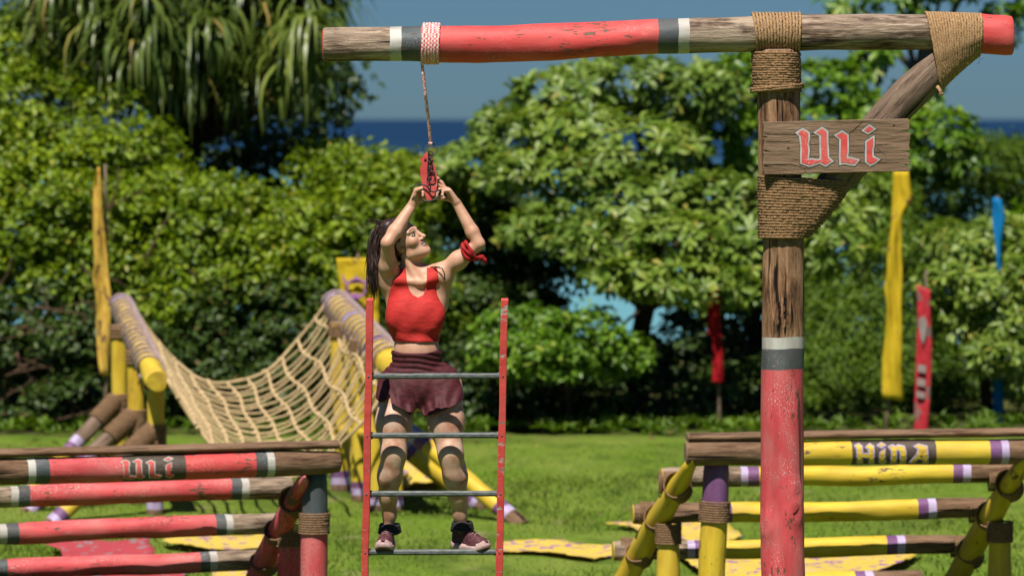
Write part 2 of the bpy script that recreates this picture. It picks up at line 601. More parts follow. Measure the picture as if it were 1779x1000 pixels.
# ------------------------------------------------------------------ ground and sea
def make_ground():
    xs = np.concatenate([np.linspace(-150, -14, 20), np.linspace(-12, 12, 97), np.linspace(14, 150, 20)])
    ys = np.concatenate([np.linspace(-30, 20, 14), np.linspace(21, 47, 105), np.linspace(48, 90, 36)])
    X, Y = np.meshgrid(xs, ys)
    Z = 0.03 * np.sin(X * 0.9 + 1) * np.sin(Y * 0.7) + 0.02 * np.sin(X * 2.3) * np.sin(Y * 1.9 + 2)
    Z = np.where((Y > 20) & (Y < 45), Z * 0.6, Z)
    Z -= np.clip((Y - 57) / 24, 0, 1) ** 1.3 * 7.5
    V = np.stack([X, Y, Z], -1).reshape(-1, 3)
    nx = len(xs)
    fs = [(j * nx + i, j * nx + i + 1, (j + 1) * nx + i + 1, (j + 1) * nx + i) for j in range(len(ys) - 1) for i in range(nx - 1)]
    me = bpy.data.meshes.new('ground')
    me.from_pydata(V.tolist(), [], fs)
    me.polygons.foreach_set('use_smooth', [True] * len(fs))
    m, nt, bs = nodes('lawn')
    geo = nt.nodes.new('ShaderNodeNewGeometry')
    def mp(sc):
        q = nt.nodes.new('ShaderNodeMapping'); q.inputs['Scale'].default_value = sc
        nt.links.new(geo.outputs['Position'], q.inputs[0]); return q.outputs[0]
    big = noise_tex(nt, mp((1, 0.5, 1)), 1.1, 4, 0.6)
    fine = noise_tex(nt, mp((1, 0.5, 1)), 22, 4, 0.7)
    c = ramp(nt, fine, [(0.3, (0.065, 0.125, 0.010)), (0.55, (0.135, 0.225, 0.018)), (0.75, (0.21, 0.295, 0.035))])
    c = mix(nt, ramp(nt, big, [(0.38, 0.0), (0.66, 0.75)]), c, (0.20, 0.25, 0.045))
    drk = noise_tex(nt, mp((0.7, 0.3, 1)), 2.0, 4, 0.65)
    c = mix(nt, ramp(nt, drk, [(0.36, 0.75), (0.52, 0.0)]), c, (0.06, 0.105, 0.012))
    edge_shade = N(nt, 'ShaderNodeSeparateXYZ'); nt.links.new(geo.outputs['Position'], edge_shade.inputs[0])
    sn = N(nt, 'ShaderNodeMath', operation='MULTIPLY_ADD'); nt.links.new(big, sn.inputs[0]); sn.inputs[1].default_value = 3.0; nt.links.new(edge_shade.outputs['Y'], sn.inputs[2])
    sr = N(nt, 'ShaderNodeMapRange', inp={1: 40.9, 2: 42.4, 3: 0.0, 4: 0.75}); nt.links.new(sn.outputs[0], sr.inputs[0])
    c = mix(nt, sr.outputs[0], c, ramp(nt, fine, [(0.35, (0.03, 0.024, 0.014)), (0.65, (0.085, 0.065, 0.035))]))  # soil-brown darkening painted in for shade along the tree edge
    patch = noise_tex(nt, mp((1, 0.45, 1)), 2.3, 3, 0.55)
    c = mix(nt, ramp(nt, patch, [(0.62, 0.0), (0.72, 0.7)]), c, (0.30, 0.25, 0.13))
    nt.links.new(c, bs.inputs['Base Color'])
    bs.inputs['Roughness'].default_value = 0.9
    bs.inputs['Specular IOR Level'].default_value = 0.1
    bump(nt, bs, fine, 0.5, 0.03)
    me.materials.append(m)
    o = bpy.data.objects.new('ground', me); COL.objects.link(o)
    tag(o, 'sunlit green lawn with a few dry patches running back to the trees', None, kind='structure')

    m, nt, bs = nodes('sea_water')
    geo = nt.nodes.new('ShaderNodeNewGeometry')
    sep = nt.nodes.new('ShaderNodeSeparateXYZ'); nt.links.new(geo.outputs['Position'], sep.inputs[0])
    mr = N(nt, 'ShaderNodeMapRange', inp={1: 100.0, 2: 1300.0, 3: 0.0, 4: 1.0}); nt.links.new(sep.outputs['Y'], mr.inputs[0])
    q = nt.nodes.new('ShaderNodeMapping'); q.inputs['Scale'].default_value = (0.05, 0.012, 1); nt.links.new(geo.outputs['Position'], q.inputs[0])
    nz = noise_tex(nt, q.outputs[0], 1.0, 4, 0.6)
    ad = N(nt, 'ShaderNodeMath', operation='MULTIPLY_ADD'); nt.links.new(nz, ad.inputs[0]); ad.inputs[1].default_value = 0.12
    nt.links.new(mr.outputs[0], ad.inputs[2])
    c = ramp(nt, ad.outputs[0], [(0.05, (0.15, 0.36, 0.42)), (0.36, (0.10, 0.30, 0.40)), (0.60, (0.010, 0.045, 0.105)), (1.0, (0.006, 0.032, 0.085))])
    nt.links.new(c, bs.inputs['Base Color'])
    bs.inputs['Roughness'].default_value = 0.55
    bs.inputs['Specular IOR Level'].default_value = 0.12
    q2 = nt.nodes.new('ShaderNodeMapping'); q2.inputs['Scale'].default_value = (0.5, 0.25, 1); nt.links.new(geo.outputs['Position'], q2.inputs[0])
    bump(nt, bs, noise_tex(nt, q2.outputs[0], 1.0, 3, 0.6), 0.35, 0.5)
    mb = MB()
    ysr = [70, 150, 300, 600, 1200, 2500, 6000, 15000, 60000]
    vs = []
    for y in ysr: vs += [(-200 - y, y, -4.0), (200 + y, y, -4.0)]
    mb.add(vs, [(2 * i, 2 * i + 1, 2 * i + 3, 2 * i + 2) for i in range(len(ysr) - 1)])
    tag(mb.build('sea', m), 'deep blue sea with a turquoise lagoon behind the trees', None, kind='structure')


make_ground()


def mesh_from_arrays(name, V, Fc, material, parent=None):
    """V (n,3) world, Fc (m,k) all faces of one size"""
    off = np.array(parent_loc(parent)) if parent else np.zeros(3)
    me = bpy.data.meshes.new(name)
    n, m, k = len(V), len(Fc), Fc.shape[1]
    me.vertices.add(n); me.vertices.foreach_set('co', (V - off).astype(np.float32).ravel())
    me.loops.add(m * k); me.loops.foreach_set('vertex_index', Fc.astype(np.int32).ravel())
    me.polygons.add(m)
    me.polygons.foreach_set('loop_start', np.arange(0, m * k, k, dtype=np.int32))
    me.polygons.foreach_set('use_smooth', np.ones(m, bool))
    me.materials.append(material)
    me.update(); me.validate()
    o = bpy.data.objects.new(name, me)
    COL.objects.link(o)
    if parent: o.parent = parent
    return o


def grass():
    n = 70000
    x = rng.uniform(-5.6, 5.6, n); y = 26.5 + 12.5 * rng.random(n) ** 1.1
    keep = np.sin(x * 2.1 + 3 * np.sin(y * 0.8)) + rng.normal(0, 0.9, n) > -0.7
    x, y = x[keep], y[keep]; n = len(x)
    h = rng.uniform(0.018, 0.045, n); w = rng.uniform(0.004, 0.009, n)
    a = rng.uniform(0, 6.28, n); lx = rng.normal(0, 0.03, n); ly = rng.normal(0, 0.03, n)
    V = np.zeros((n, 3, 3))
    V[:, 0] = np.stack([x - np.cos(a) * w, y - np.sin(a) * w, np.zeros(n) - 0.012], -1)
    V[:, 1] = np.stack([x + np.cos(a) * w, y + np.sin(a) * w, np.zeros(n) - 0.012], -1)
    V[:, 2] = np.stack([x + lx, y + ly, h], -1)
    o = mesh_from_arrays('grass', V.reshape(-1, 3), np.arange(3 * n).reshape(n, 3),
                         leaf_mat('grass_blade', (0.09, 0.155, 0.014), (0.18, 0.26, 0.03), (0.28, 0.25, 0.1), 0.3, 0.6, 0.2))
    tag(o, 'short grass blades of the lawn', None, kind='stuff')


grass()

# ------------------------------------------------------------------ leaves
# template leaves: x across, y along, z up (leaf length 1, width 1)
def tmpl_big(s1=0.32, s2=0.70, w1=0.30, w2=0.5, fold=0.10, droop=0.22):
    v = np.array([(0, 0, 0), (-w1, s1, fold), (0, s1, 0), (w1, s1, fold), (-w2, s2, fold), (0, s2, 0), (w2, s2, fold), (0, 1, 0)], float)
    v[:, 2] -= droop * v[:, 1] ** 2
    f = np.array([(0, 2, 1), (0, 3, 2), (1, 2, 5), (1, 5, 4), (2, 3, 6), (2, 6, 5), (4, 5, 7), (5, 6, 7)])
    return v, f


def tmpl_small(fold=0.12, droop=0.15, s=0.5):
    v = np.array([(0, 0, 0), (-0.42, 0.26, fold), (-0.44, 0.64, fold), (0, 1, 0), (0.44, 0.64, fold), (0.42, 0.26, fold)], float)
    v[:, 2] -= droop * v[:, 1] ** 2
    f = np.array([(0, 3, 2, 1), (0, 5, 4, 3)])
    return v, f


def tmpl_strap(n=7, droop=1.0):
    vs, fs = [], []
    y = z = 0.0
    for i in range(n):
        t = i / (n - 1)
        w = 0.5 * (1 - t ** 3) * (0.75 + 0.25 * min(1, t * 5))
        vs += [(-w, y, z + 0.012 * (1 - t)), (0, y, z), (w, y, z + 0.012 * (1 - t))]
        ang = rad(-12 - 95 * droop * min(1, (t / 0.62) ** 1.6))
        y += math.cos(ang) / (n - 1); z += math.sin(ang) / (n - 1)
    for i in range(n - 1):
        b = i * 3
        fs += [(b, b + 1, b + 4, b + 3), (b + 1, b + 2, b + 5, b + 4)]
    return np.array(vs, float), np.array(fs)


T_ROS = tmpl_big(0.34, 0.70, 0.30, 0.5, 0.10, 0.24)
T_OVAL = tmpl_small(0.12, 0.2, 0.5)
T_BROAD = tmpl_big(0.3, 0.62, 0.42, 0.5, 0.14, 0.2)
T_STRAPS = [tmpl_strap(7, d) for d in (0.75, 0.95, 1.1)]


def norm(a): return a / np.maximum(1e-9, np.linalg.norm(a, axis=-1, keepdims=True))


def frames(pos, d, nrm, L, W, H=None):
    """leaf matrices (N,3,4): columns lateral*W, dir*L, normal*L, pos"""
    d = norm(d)
    lat = norm(np.cross(d, nrm)); n2 = np.cross(lat, d)
    M = np.zeros((len(pos), 3, 4))
    M[:, :, 0] = lat * W[:, None]; M[:, :, 1] = d * L[:, None]; M[:, :, 2] = n2 * (L if H is None else H)[:, None]; M[:, :, 3] = pos
    return M


def leaf_stuff(name, M, T, material, parent):
    v, f = T
    V = np.einsum('nij,kj->nki', M[:, :, :3], v) + M[:, None, :, 3]
    k = len(v)
    Fc = (f[None] + (np.arange(len(M)) * k)[:, None, None]).reshape(-1, f.shape[1])
    o = mesh_from_arrays(name, V.reshape(-1, 3), Fc, material, parent)
    return tag(o, None, None, kind='stuff')


def leaf_objects(name, M, T, material, parent):
    v, f = T
    me = bpy.data.meshes.new(name)
    me.from_pydata(v.tolist(), [], f.tolist())
    me.polygons.foreach_set('use_smooth', [True] * len(f))
    me.materials.append(material)
    off = parent_loc(parent)
    for m in M:
        o = bpy.data.objects.new(name, me)
        COL.objects.link(o)
        o.parent = parent
        X = Matrix([list(m[0]), list(m[1]), list(m[2]), [0, 0, 0, 1]])
        X.translation = X.translation - off
        o.matrix_basis = X


def pick_visible(M, n, cell=11):
    """the n largest front leaves that lie in view"""
    c = M[:, :, 3] + 0.5 * M[:, :, 1]
    px, py, z = project(c)
    size = np.linalg.norm(M[:, :, 1], axis=1) * F / z
    ins = (px > 5) & (px < 1774) & (py > 5) & (py < 995)
    key = (px // cell).astype(int) * 10000 + (py // cell).astype(int)
    order = np.argsort(z)
    seen, front = set(), []
    for i in order:
        if not ins[i] or key[i] in seen: continue
        seen.add(key[i]); front.append(i)
    front = sorted(front, key=lambda i: -size[i])[:n]
    msk = np.zeros(len(M), bool); msk[front] = True
    return msk


def blob_points(blobs, n, back=0.25, shell=0.25):
    """blobs: (px,py,d,rx px,ry px,depth m). random points on their skins and outward normals"""
    C, Rr = [], []
    for (px, py, d, rx, ry, dep) in blobs:
        C.append(np.array(P(px, py, d))); Rr.append(np.array((rx * d / F, dep, ry * d / F)))
    C, Rr = np.array(C), np.array(Rr)
    w = (Rr[:, 0] * Rr[:, 2] + 0.4 * Rr[:, 1] * (Rr[:, 0] + Rr[:, 2])); w /= w.sum()
    k = int(n * 1.7)
    bi = rng.choice(len(C), k, p=w)
    u = norm(rng.normal(size=(k, 3)))
    flip = (u[:, 1] > 0) & (rng.random(k) > back)
    u[flip, 1] *= -1
    s = 1 - shell * rng.random(k) ** 1.5
    p = C[bi] + u * Rr[bi] * s[:, None]
    nr = norm(u / Rr[bi])
    ok = np.ones(k, bool)
    for j in range(len(C)):
        q = np.linalg.norm((p - C[j]) / Rr[j], axis=1)
        ok &= (q > 0.86) | (bi == j) | (rng.random(k) < 0.12)
    p, nr = p[ok][:n], nr[ok][:n]
    below = p[:, 2] < 0.05
    return p[~below], nr[~below]


UP = np.array((0, 0, 1.0))


def lump_points(blobs, n_l, per, r=(0.15, 0.30), core=0.3):
    """foliage gathered in rounded clumps on the skins of the blobs, with a sparser core behind"""
    c, cn = blob_points(blobs, n_l, 0.15, 0.18)
    k = len(c)
    rr = rng.uniform(r[0], r[1], k)
    ii = np.repeat(np.arange(k), per)
    u = norm(rng.normal(size=(len(ii), 3)))
    ax = norm(cn * 0.6 + UP * 0.8)[ii]
    bad = (u * ax).sum(1) < -0.15
    u[bad] *= -1
    p = c[ii] + u * rr[ii][:, None] * np.array((1.1, 1, 0.8)) * (1 - 0.35 * rng.random(len(ii)) ** 2)[:, None]
    small = [(b[0], b[1], b[2] + 0.2, b[3] * 0.8, b[4] * 0.8, b[5] * 0.7) for b in blobs]
    q, qn = blob_points(small, int(len(p) * core), 0.1, 0.3)
    ok = p[:, 2] > 0.04
    return np.concatenate([p[ok], q]), np.concatenate([u[ok], qn])


def rosettes(p, nr, K, L, W, up=0.7, el=(0.1, 0.8), spread=0.3):
    n = len(p)
    a = norm(nr * 0.6 + UP * up + rng.normal(0, spread, (n, 3)))
    t = norm(np.cross(a, rng.normal(size=(n, 3)))); b = np.cross(a, t)
    out = []
    ls = L * rng.uniform(0.75, 1.2, n)
    for k in range(K):
        an = 2 * math.pi * k / K + rng.normal(0, 0.25, n)
        e = rng.uniform(el[0], el[1], n)
        rd = t * np.cos(an)[:, None] + b * np.sin(an)[:, None]
        d = norm(rd * np.cos(e)[:, None] + a * np.sin(e)[:, None] + rng.normal(0, 0.08, (n, 3)))
        d[:, 2] -= 0.12
        lk = ls * rng.uniform(0.75, 1.15, n)
        out.append(frames(p + d * 0.01, d, a, lk, lk * (W / L) * rng.uniform(0.85, 1.15, n)))
    return np.concatenate(out)


def sprays(p, nr, K, L, W, clump=0.12, up=0.5):
    """small leaves scattered round twig ends"""
    out = []
    n = len(p)
    for k in range(K):
        q = p + rng.normal(0, clump, (n, 3)) * np.array((1, 1, 0.7))
        a = norm(nr * 0.7 + UP * up + rng.normal(0, 0.45, (n, 3)))
        d = norm(np.cross(a, rng.normal(size=(n, 3))) + nr * 0.25 - UP * 0.25)
        lk = L * rng.uniform(0.6, 1.25, n)
        out.append(frames(q, d, a, lk, lk * (W / L) * rng.uniform(0.8, 1.2, n)))
    return np.concatenate(out)


BARK = simple('dark_bark', (0.03, 0.022, 0.016), (0.10, 0.07, 0.05), 14, 0.9, bmp=0.7, dist=0.02, spec=0.1)
TWIG = simple('pale_twig', (0.13, 0.09, 0.06), (0.24, 0.18, 0.13), 20, 0.9, bmp=0.3, spec=0.1)


def limb(mb, a, b, r0, r1, n=9, wob=0.08):
    a, b = Vector(a), Vector(b)
    L = (b - a).length
    o1 = Vector((rnd.gauss(0, wob), rnd.gauss(0, wob), rnd.gauss(0, wob * 0.4))) * L
    o2 = Vector((rnd.gauss(0, wob), rnd.gauss(0, wob), rnd.gauss(0, wob * 0.4))) * L * 0.5
    pts = []
    for i in range(n):
        t = i / (n - 1)
        pts.append(a.lerp(b, t) + o1 * math.sin(math.pi * t) + o2 * math.sin(2 * math.pi * t))
    mb.tube(pts, [lerp(r0, r1, (i / (n - 1)) ** 0.8) * rnd.uniform(0.92, 1.08) for i in range(n)], 8)
    return pts


def plant(name, label, cat, blobs, leaves, T, lm, n_parts, base=None, trunk_r=0.09, group=None, n_limb=10, leafname='leaf', bark=None, fork=0.55):
    """one tree or shrub: trunk, branches, its nearest leaves as parts and the rest as one foliage mesh"""
    d0 = sum(b[2] for b in blobs) / len(blobs)
    if base is None:
        base = P(sum(b[0] for b in blobs) / len(blobs), 600, d0 + 0.2); base.z = 0
    root = thing(name, label, cat, base, group)
    tb, bb = MB(), MB()
    cen = sum((P(b[0], b[1], b[2]) for b in blobs), Vector()) / len(blobs)
    top = base.lerp(cen, fork); top.z = max(0.3, base.z + (cen.z - base.z) * fork)
    tp = limb(tb, base - Vector((0, 0, 0.1)), top, trunk_r, trunk_r * 0.75, 9, 0.04)
    sel = sorted(blobs, key=lambda b: -b[3] * b[4])[:n_limb]
    for b in sel:
        e = P(b[0], b[1], b[2]) + Vector((0, 0.1, 0))
        q = limb(bb, tp[-2], e, trunk_r * 0.5, trunk_r * 0.16, 9, 0.07)
        for _ in range(2):
            e2 = q[5] + Vector((rnd.gauss(0, 0.3), rnd.gauss(0, 0.3), rnd.gauss(0.1, 0.3))) * (b[3] * b[2] / F)
            limb(bb, q[5], e2, trunk_r * 0.22, trunk_r * 0.08, 6, 0.08)
    tb.build('trunk', bark or BARK, root); bb.build('branch', bark or BARK, root)
    M = leaves
    msk = pick_visible(M, n_parts) if n_parts else np.zeros(len(M), bool)
    if n_parts: leaf_objects(leafname, M[msk], T, lm, root)
    leaf_stuff('foliage', M[~msk], T, lm, root)
    return root


L_ROS = leaf_mat('rosette_leaf', (0.11, 0.215, 0.022), (0.295, 0.415, 0.075), (0.40, 0.38, 0.08), 0.28, 0.42, 0.4)
L_VINE = leaf_mat('vine_leaf', (0.11, 0.215, 0.008), (0.30, 0.405, 0.014), (0.36, 0.36, 0.05), 0.32, 0.45, 0.35)
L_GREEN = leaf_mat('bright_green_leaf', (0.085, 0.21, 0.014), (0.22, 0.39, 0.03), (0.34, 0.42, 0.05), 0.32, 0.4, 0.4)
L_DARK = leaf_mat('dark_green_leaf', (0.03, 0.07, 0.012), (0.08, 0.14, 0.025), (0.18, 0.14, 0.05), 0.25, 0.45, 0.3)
L_FERN = leaf_mat('feathery_leaf', (0.075, 0.165, 0.012), (0.17, 0.28, 0.025), None, 0.3, 0.5, 0.25)
L_PAND = leaf_mat('strap_leaf', (0.075, 0.14, 0.025), (0.215, 0.28, 0.055), (0.44, 0.32, 0.10), 0.28, 0.4, 0.4)


def vegetation():
    # ---- the wide rosette-leaved tree in the middle
    B = [(975,168,43.2,85,46,0.7),(1080,150,43.5,125,48,0.8),(1190,165,43.6,100,50,0.8),(898,230,43.0,82,46,0.7),(815,282,42.6,55,34,0.5),(985,235,42.6,135,48,0.7),
         (1110,260,42.4,120,50,0.7),(880,288,42.3,110,36,0.6),(1010,300,42.0,110,34,0.6),(1000,378,41.8,85,34,0.5),(1110,350,41.8,110,46,0.6),
         (1230,345,42.0,100,45,0.7),(1060,420,41.3,105,40,0.5),(1180,420,41.1,110,48,0.6),(1280,430,41.2,85,60,0.6),(1095,474,40.9,85,30,0.45),(1190,490,40.7,100,40,0.5),
         (1290,490,40.9,60,40,0.5),(1430,385,41.4,95,48,0.6),(1450,432,41.0,75,38,0.5),(1380,330,41.7,85,50,0.6),(930,400,41.9,60,26,0.4),(1490,340,41.9,50,40,0.5)]
    p, nr = blob_points(B, 1150, 0.2, 0.22)
    Lv = rosettes(p, nr, 10, 0.165, 0.062, 0.55, (0.0, 0.75))
    base = P(1118, 600, 43.6); base.z = 0
    plant('broad_leaved_tree', 'wide spreading tree with rosettes of pale oblong leaves, in the centre behind the climber', 'tree', B, Lv, T_ROS, L_ROS, 300, base, 0.13, n_limb=14)

    # ---- greener tree showing through above it, beside the post
    B = [(1255,190,44.6,85,75,0.8),(1215,250,44.4,60,55,0.5),(1300,150,44.8,70,60,0.7),(1275,270,44.2,60,50,0.5),(1340,230,44.6,70,80,0.7),(1420,160,45,90,55,0.8),(1430,240,44.6,80,60,0.7),(1180,300,44.2,60,35,0.4)]
    p, nr = blob_points(B, 420, 0.2, 0.3)
    Lv = rosettes(p, nr, 8, 0.14, 0.065, 0.6, (0.0, 0.8))
    base = P(1300, 600, 45.2); base.z = 0
    plant('leafy_tree', 'brighter green leafy tree rising behind the tall red log post', 'tree', B, Lv, T_BROAD, L_GREEN, 160, base, 0.10)

    # ---- right: tree with bare gnarled limbs behind the brace
    B = [(1580,215,46.5,75,45,0.7),(1500,190,46.6,60,45,0.6),(1640,240,46.2,60,50,0.6),(1600,160,46.8,40,30,0.5),(1500,120,47,30,20,0.4),(1520,95,47,40,16,0.4),(1580,275,46.2,60,40,0.5),(1545,250,46.3,50,50,0.5),(1650,285,46.2,50,36,0.5)]
    p, nr = blob_points(B, 300, 0.3, 0.4)
    Lv = rosettes(p, nr, 8, 0.14, 0.06, 0.6, (0.0, 0.8))
    base = P(1550, 600, 47.2); base.z = 0
    plant('gnarled_tree', 'bright leafy tree seen around the diagonal brace and under the red beam end', 'tree', B, Lv, T_BROAD, L_GREEN, 120, base, 0.11, n_limb=9, bark=TWIG, fork=0.7)
    B = [(1470,8,47.5,55,20,0.5),(1560,4,47.5,60,20,0.5),(1640,-18,47.5,80,22,0.5),(1742,20,47.5,38,15,0.4),(1757,55,47.5,16,18,0.3),(1560,-70,47.6,140,40,0.6),(1700,-60,47.6,90,40,0.6)]
    p, nr = blob_points(B, 190, 0.3, 0.4)
    Lv = rosettes(p, nr, 8, 0.14, 0.06, 0.6, (0.0, 0.8))
    base = P(1425, 600, 48.2); base.z = 0
    plant('tall_tree', 'tall tree whose lowest sprigs hang into the top right corner of the photo', 'tree', B, Lv, T_BROAD, L_GREEN, 60, base, 0.11, n_limb=5, bark=TWIG, fork=0.9)

    # ---- far feathery trees on the right
    for lab, B, n in (
        ('soft feathery tree below the sea horizon right of the name board', [(1640,320,50,90,60,1.0),(1700,290,50,80,50,1.0),(1600,380,49.6,80,70,0.9),(1720,370,49.6,90,70,1.0),(1660,450,49,110,70,0.9),(1560,300,50,50,50,0.8)], 2600),
        ('soft feathery tree at the far right edge of the photo', [(1790,300,51,60,55,1.0),(1810,380,51,70,80,1.0),(1770,270,51.5,30,25,0.6)], 900),
        ('ferny bush between the red post and the yellow flag', [(1480,560,44.6,110,75,0.8),(1440,640,44.2,90,70,0.7),(1560,620,44.4,90,80,0.8),(1500,700,43.6,130,50,0.6),(1610,690,43.8,90,60,0.7),(1440,500,45,60,40,0.6),(1540,430,44.8,70,60,0.6),(1530,350,45.3,60,50,0.5),(1570,500,44.6,60,60,0.6)], 3300)):
        p, nr = blob_points(B, n, 0.12, 0.3)
        p = p + np.array((0, 0, 0.05)) * np.round(rng.normal(0, 1, (len(p), 1)))
        Lv = sprays(p, nr * np.array((1, 1, 0.3)), 7, 0.085, 0.022, 0.09, 1.6)
        plant('feathery_tree' if 'tree' in lab else 'ferny_bush', lab, 'tree' if 'tree' in lab else 'bush', B, Lv, T_OVAL, L_FERN, 0, trunk_r=0.06, n_limb=5, fork=0.4)

    # ---- right-hand shrub in front of the blue flag
    B = [(1680,430,42.2,85,40,0.6),(1640,490,41.9,60,50,0.5),(1740,420,42.2,60,45,0.6),(1720,500,41.8,75,50,0.6),(1670,560,41.9,55,38,0.4),(1775,470,41.9,50,70,0.6),(1765,560,41.6,60,50,0.5),(1740,610,41.5,60,40,0.45),(1640,420,42.4,50,35,0.4),(1790,650,41.6,50,60,0.5),(1600,450,42.5,40,28,0.4)]
    p, nr = blob_points(B, 560, 0.2, 0.28)
    Lv = rosettes(p, nr, 9, 0.125, 0.045, 0.6, (0.0, 0.75))
    base = P(1720, 600, 42.6); base.z = 0
    plant('rosette_shrub', 'tall shrub with clustered leaves standing before the blue flag on the right', 'shrub', B, Lv, T_ROS, L_ROS, 180, base, 0.07)

    # ---- bright low bushes under the big tree
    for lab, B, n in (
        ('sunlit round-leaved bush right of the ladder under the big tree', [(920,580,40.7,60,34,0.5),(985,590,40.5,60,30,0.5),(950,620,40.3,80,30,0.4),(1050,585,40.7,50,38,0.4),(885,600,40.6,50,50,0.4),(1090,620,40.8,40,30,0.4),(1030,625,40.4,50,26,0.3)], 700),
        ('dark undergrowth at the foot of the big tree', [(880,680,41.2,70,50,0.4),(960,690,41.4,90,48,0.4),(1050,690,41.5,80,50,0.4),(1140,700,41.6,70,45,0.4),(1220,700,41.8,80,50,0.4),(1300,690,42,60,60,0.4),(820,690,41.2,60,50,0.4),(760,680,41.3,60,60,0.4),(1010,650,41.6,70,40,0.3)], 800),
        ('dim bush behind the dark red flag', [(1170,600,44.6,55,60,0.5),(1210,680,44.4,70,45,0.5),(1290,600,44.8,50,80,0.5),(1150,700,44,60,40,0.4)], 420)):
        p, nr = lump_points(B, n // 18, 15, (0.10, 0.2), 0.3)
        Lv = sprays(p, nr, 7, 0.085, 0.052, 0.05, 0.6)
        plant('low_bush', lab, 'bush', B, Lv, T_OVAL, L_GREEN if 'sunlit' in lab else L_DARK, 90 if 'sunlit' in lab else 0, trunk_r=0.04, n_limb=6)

    # ---- the vine-smothered thicket on the left
    grp = None
    TH = [('bright vine-covered bush in the upper left corner', [(60,190,43.5,120,60,0.8),(30,90,44.5,90,50,0.7),(100,60,45,60,40,0.6),(130,230,43,110,60,0.7),(20,260,43,80,60,0.7),(10,160,44,60,60,0.7)], 900, L_VINE, 130),
          ('vine-covered bush behind the tall thin yellow flag', [(110,330,42.4,120,70,0.7),(40,400,42.2,100,70,0.7),(200,280,42.8,90,50,0.6),(180,380,42.2,90,70,0.6),(90,470,42,120,60,0.6)], 1150, L_VINE, 130),
          ('rounded vine-covered bush above the left net log', [(300,335,42.6,65,38,0.6),(270,375,42.2,75,50,0.6),(390,375,42.2,75,45,0.6),(260,440,42,100,60,0.6),(370,430,42,90,60,0.6),(330,520,41.8,110,60,0.6)], 1250, L_VINE, 130),
          ('vine-covered bush between the palm and the climber', [(480,415,42.2,85,50,0.6),(570,400,42.2,75,55,0.6),(640,370,42.4,80,60,0.6),(500,470,41.9,100,60,0.6),(600,480,41.9,90,60,0.6),(690,420,42.3,60,80,0.6),(700,520,42,70,70,0.6)], 1350, L_VINE, 130),
          ('bright bush top standing against the sea left of the climber', [(600,295,43.5,55,25,0.5),(650,305,43.2,75,30,0.6),(720,318,43.2,60,34,0.6),(610,330,43.2,50,40,0.5),(690,340,42.8,80,50,0.6),(760,335,43.2,50,36,0.5)], 850, L_VINE, 130),
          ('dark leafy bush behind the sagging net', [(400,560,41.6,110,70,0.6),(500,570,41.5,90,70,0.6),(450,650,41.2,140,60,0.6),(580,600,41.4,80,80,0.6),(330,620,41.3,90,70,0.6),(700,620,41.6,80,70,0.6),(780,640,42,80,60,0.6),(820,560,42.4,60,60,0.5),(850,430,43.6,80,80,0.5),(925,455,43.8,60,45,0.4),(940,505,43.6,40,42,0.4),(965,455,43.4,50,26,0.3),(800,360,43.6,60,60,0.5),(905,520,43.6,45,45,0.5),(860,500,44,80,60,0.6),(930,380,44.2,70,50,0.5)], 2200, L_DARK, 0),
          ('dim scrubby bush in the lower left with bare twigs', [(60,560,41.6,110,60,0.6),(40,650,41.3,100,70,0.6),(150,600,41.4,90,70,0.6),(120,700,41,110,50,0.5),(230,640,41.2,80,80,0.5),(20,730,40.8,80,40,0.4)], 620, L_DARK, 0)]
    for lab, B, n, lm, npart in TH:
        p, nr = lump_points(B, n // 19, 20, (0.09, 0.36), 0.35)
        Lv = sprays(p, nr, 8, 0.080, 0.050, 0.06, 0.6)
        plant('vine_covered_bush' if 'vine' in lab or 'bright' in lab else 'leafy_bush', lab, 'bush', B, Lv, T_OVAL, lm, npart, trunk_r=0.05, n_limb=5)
    # the same growth goes on past both sides of the view
    for lab, B, lm in (('leafy bush further left along the tree line', [(-150,300,43.5,160,150,0.9),(-300,420,43,150,190,0.9),(-500,380,44,170,240,1.0),(-160,560,42.5,130,130,0.8)], L_VINE),
                       ('leafy bush further right along the tree line', [(1900,420,43.5,120,150,0.9),(2050,330,44,150,200,1.0),(2250,420,44,160,220,1.0),(1950,600,43,150,130,0.8),(2150,640,43,160,110,0.8)], L_GREEN)):
        p, nr = lump_points(B, 150, 18, (0.2, 0.36), 0.5)
        plant('leafy_bush', lab, 'bush', B, sprays(p, nr, 8, 0.11, 0.07, 0.08, 0.6), T_OVAL, lm, 0, trunk_r=0.06, n_limb=4)
    # bare twigs in the lower left and among the vines
    mb = MB()
    for _ in range(58):
        a = P(rnd.uniform(-20, 260), rnd.uniform(480, 760), 40.6 + rnd.random() * 0.5)
        b = a + Vector((rnd.gauss(0, 0.45), rnd.gauss(0, 0.1), rnd.gauss(0.1, 0.22)))
        limb(mb, a, b, rnd.uniform(0.008, 0.02), 0.004, 7, 0.08)
    for (x0, y0, x1, y1, r) in ((178,400,210,300,0.012),(190,360,250,330,0.01),(250,450,300,370,0.014),(330,470,380,500,0.01),(196,420,205,290,0.01)):
        limb(mb, P(x0, y0, 41.2), P(x1, y1, 41.3), r, r * 0.5, 8, 0.05)
    o = mb.build('bare_twigs', simple('red_brown_twig', (0.06, 0.035, 0.022), (0.16, 0.1, 0.065), 20, 0.9, bmp=0.3, spec=0.1))
    tag(o, 'tangle of bare brown twigs in the lower left scrub', None, kind='stuff')

    # ---- pandanus with hanging straps
    root = thing('screw_pine', 'screw pine with long hanging strap leaves at the top left', 'tree', Vector((P(330, 600, 44.6).x, 44.6, 0)))
    tb, bb = MB(), MB()
    fork = P(330, 250, 44.6)
    limb(tb, root.location - Vector((0, 0, 0.1)), fork, 0.10, 0.085, 9, 0.03)
    heads = []
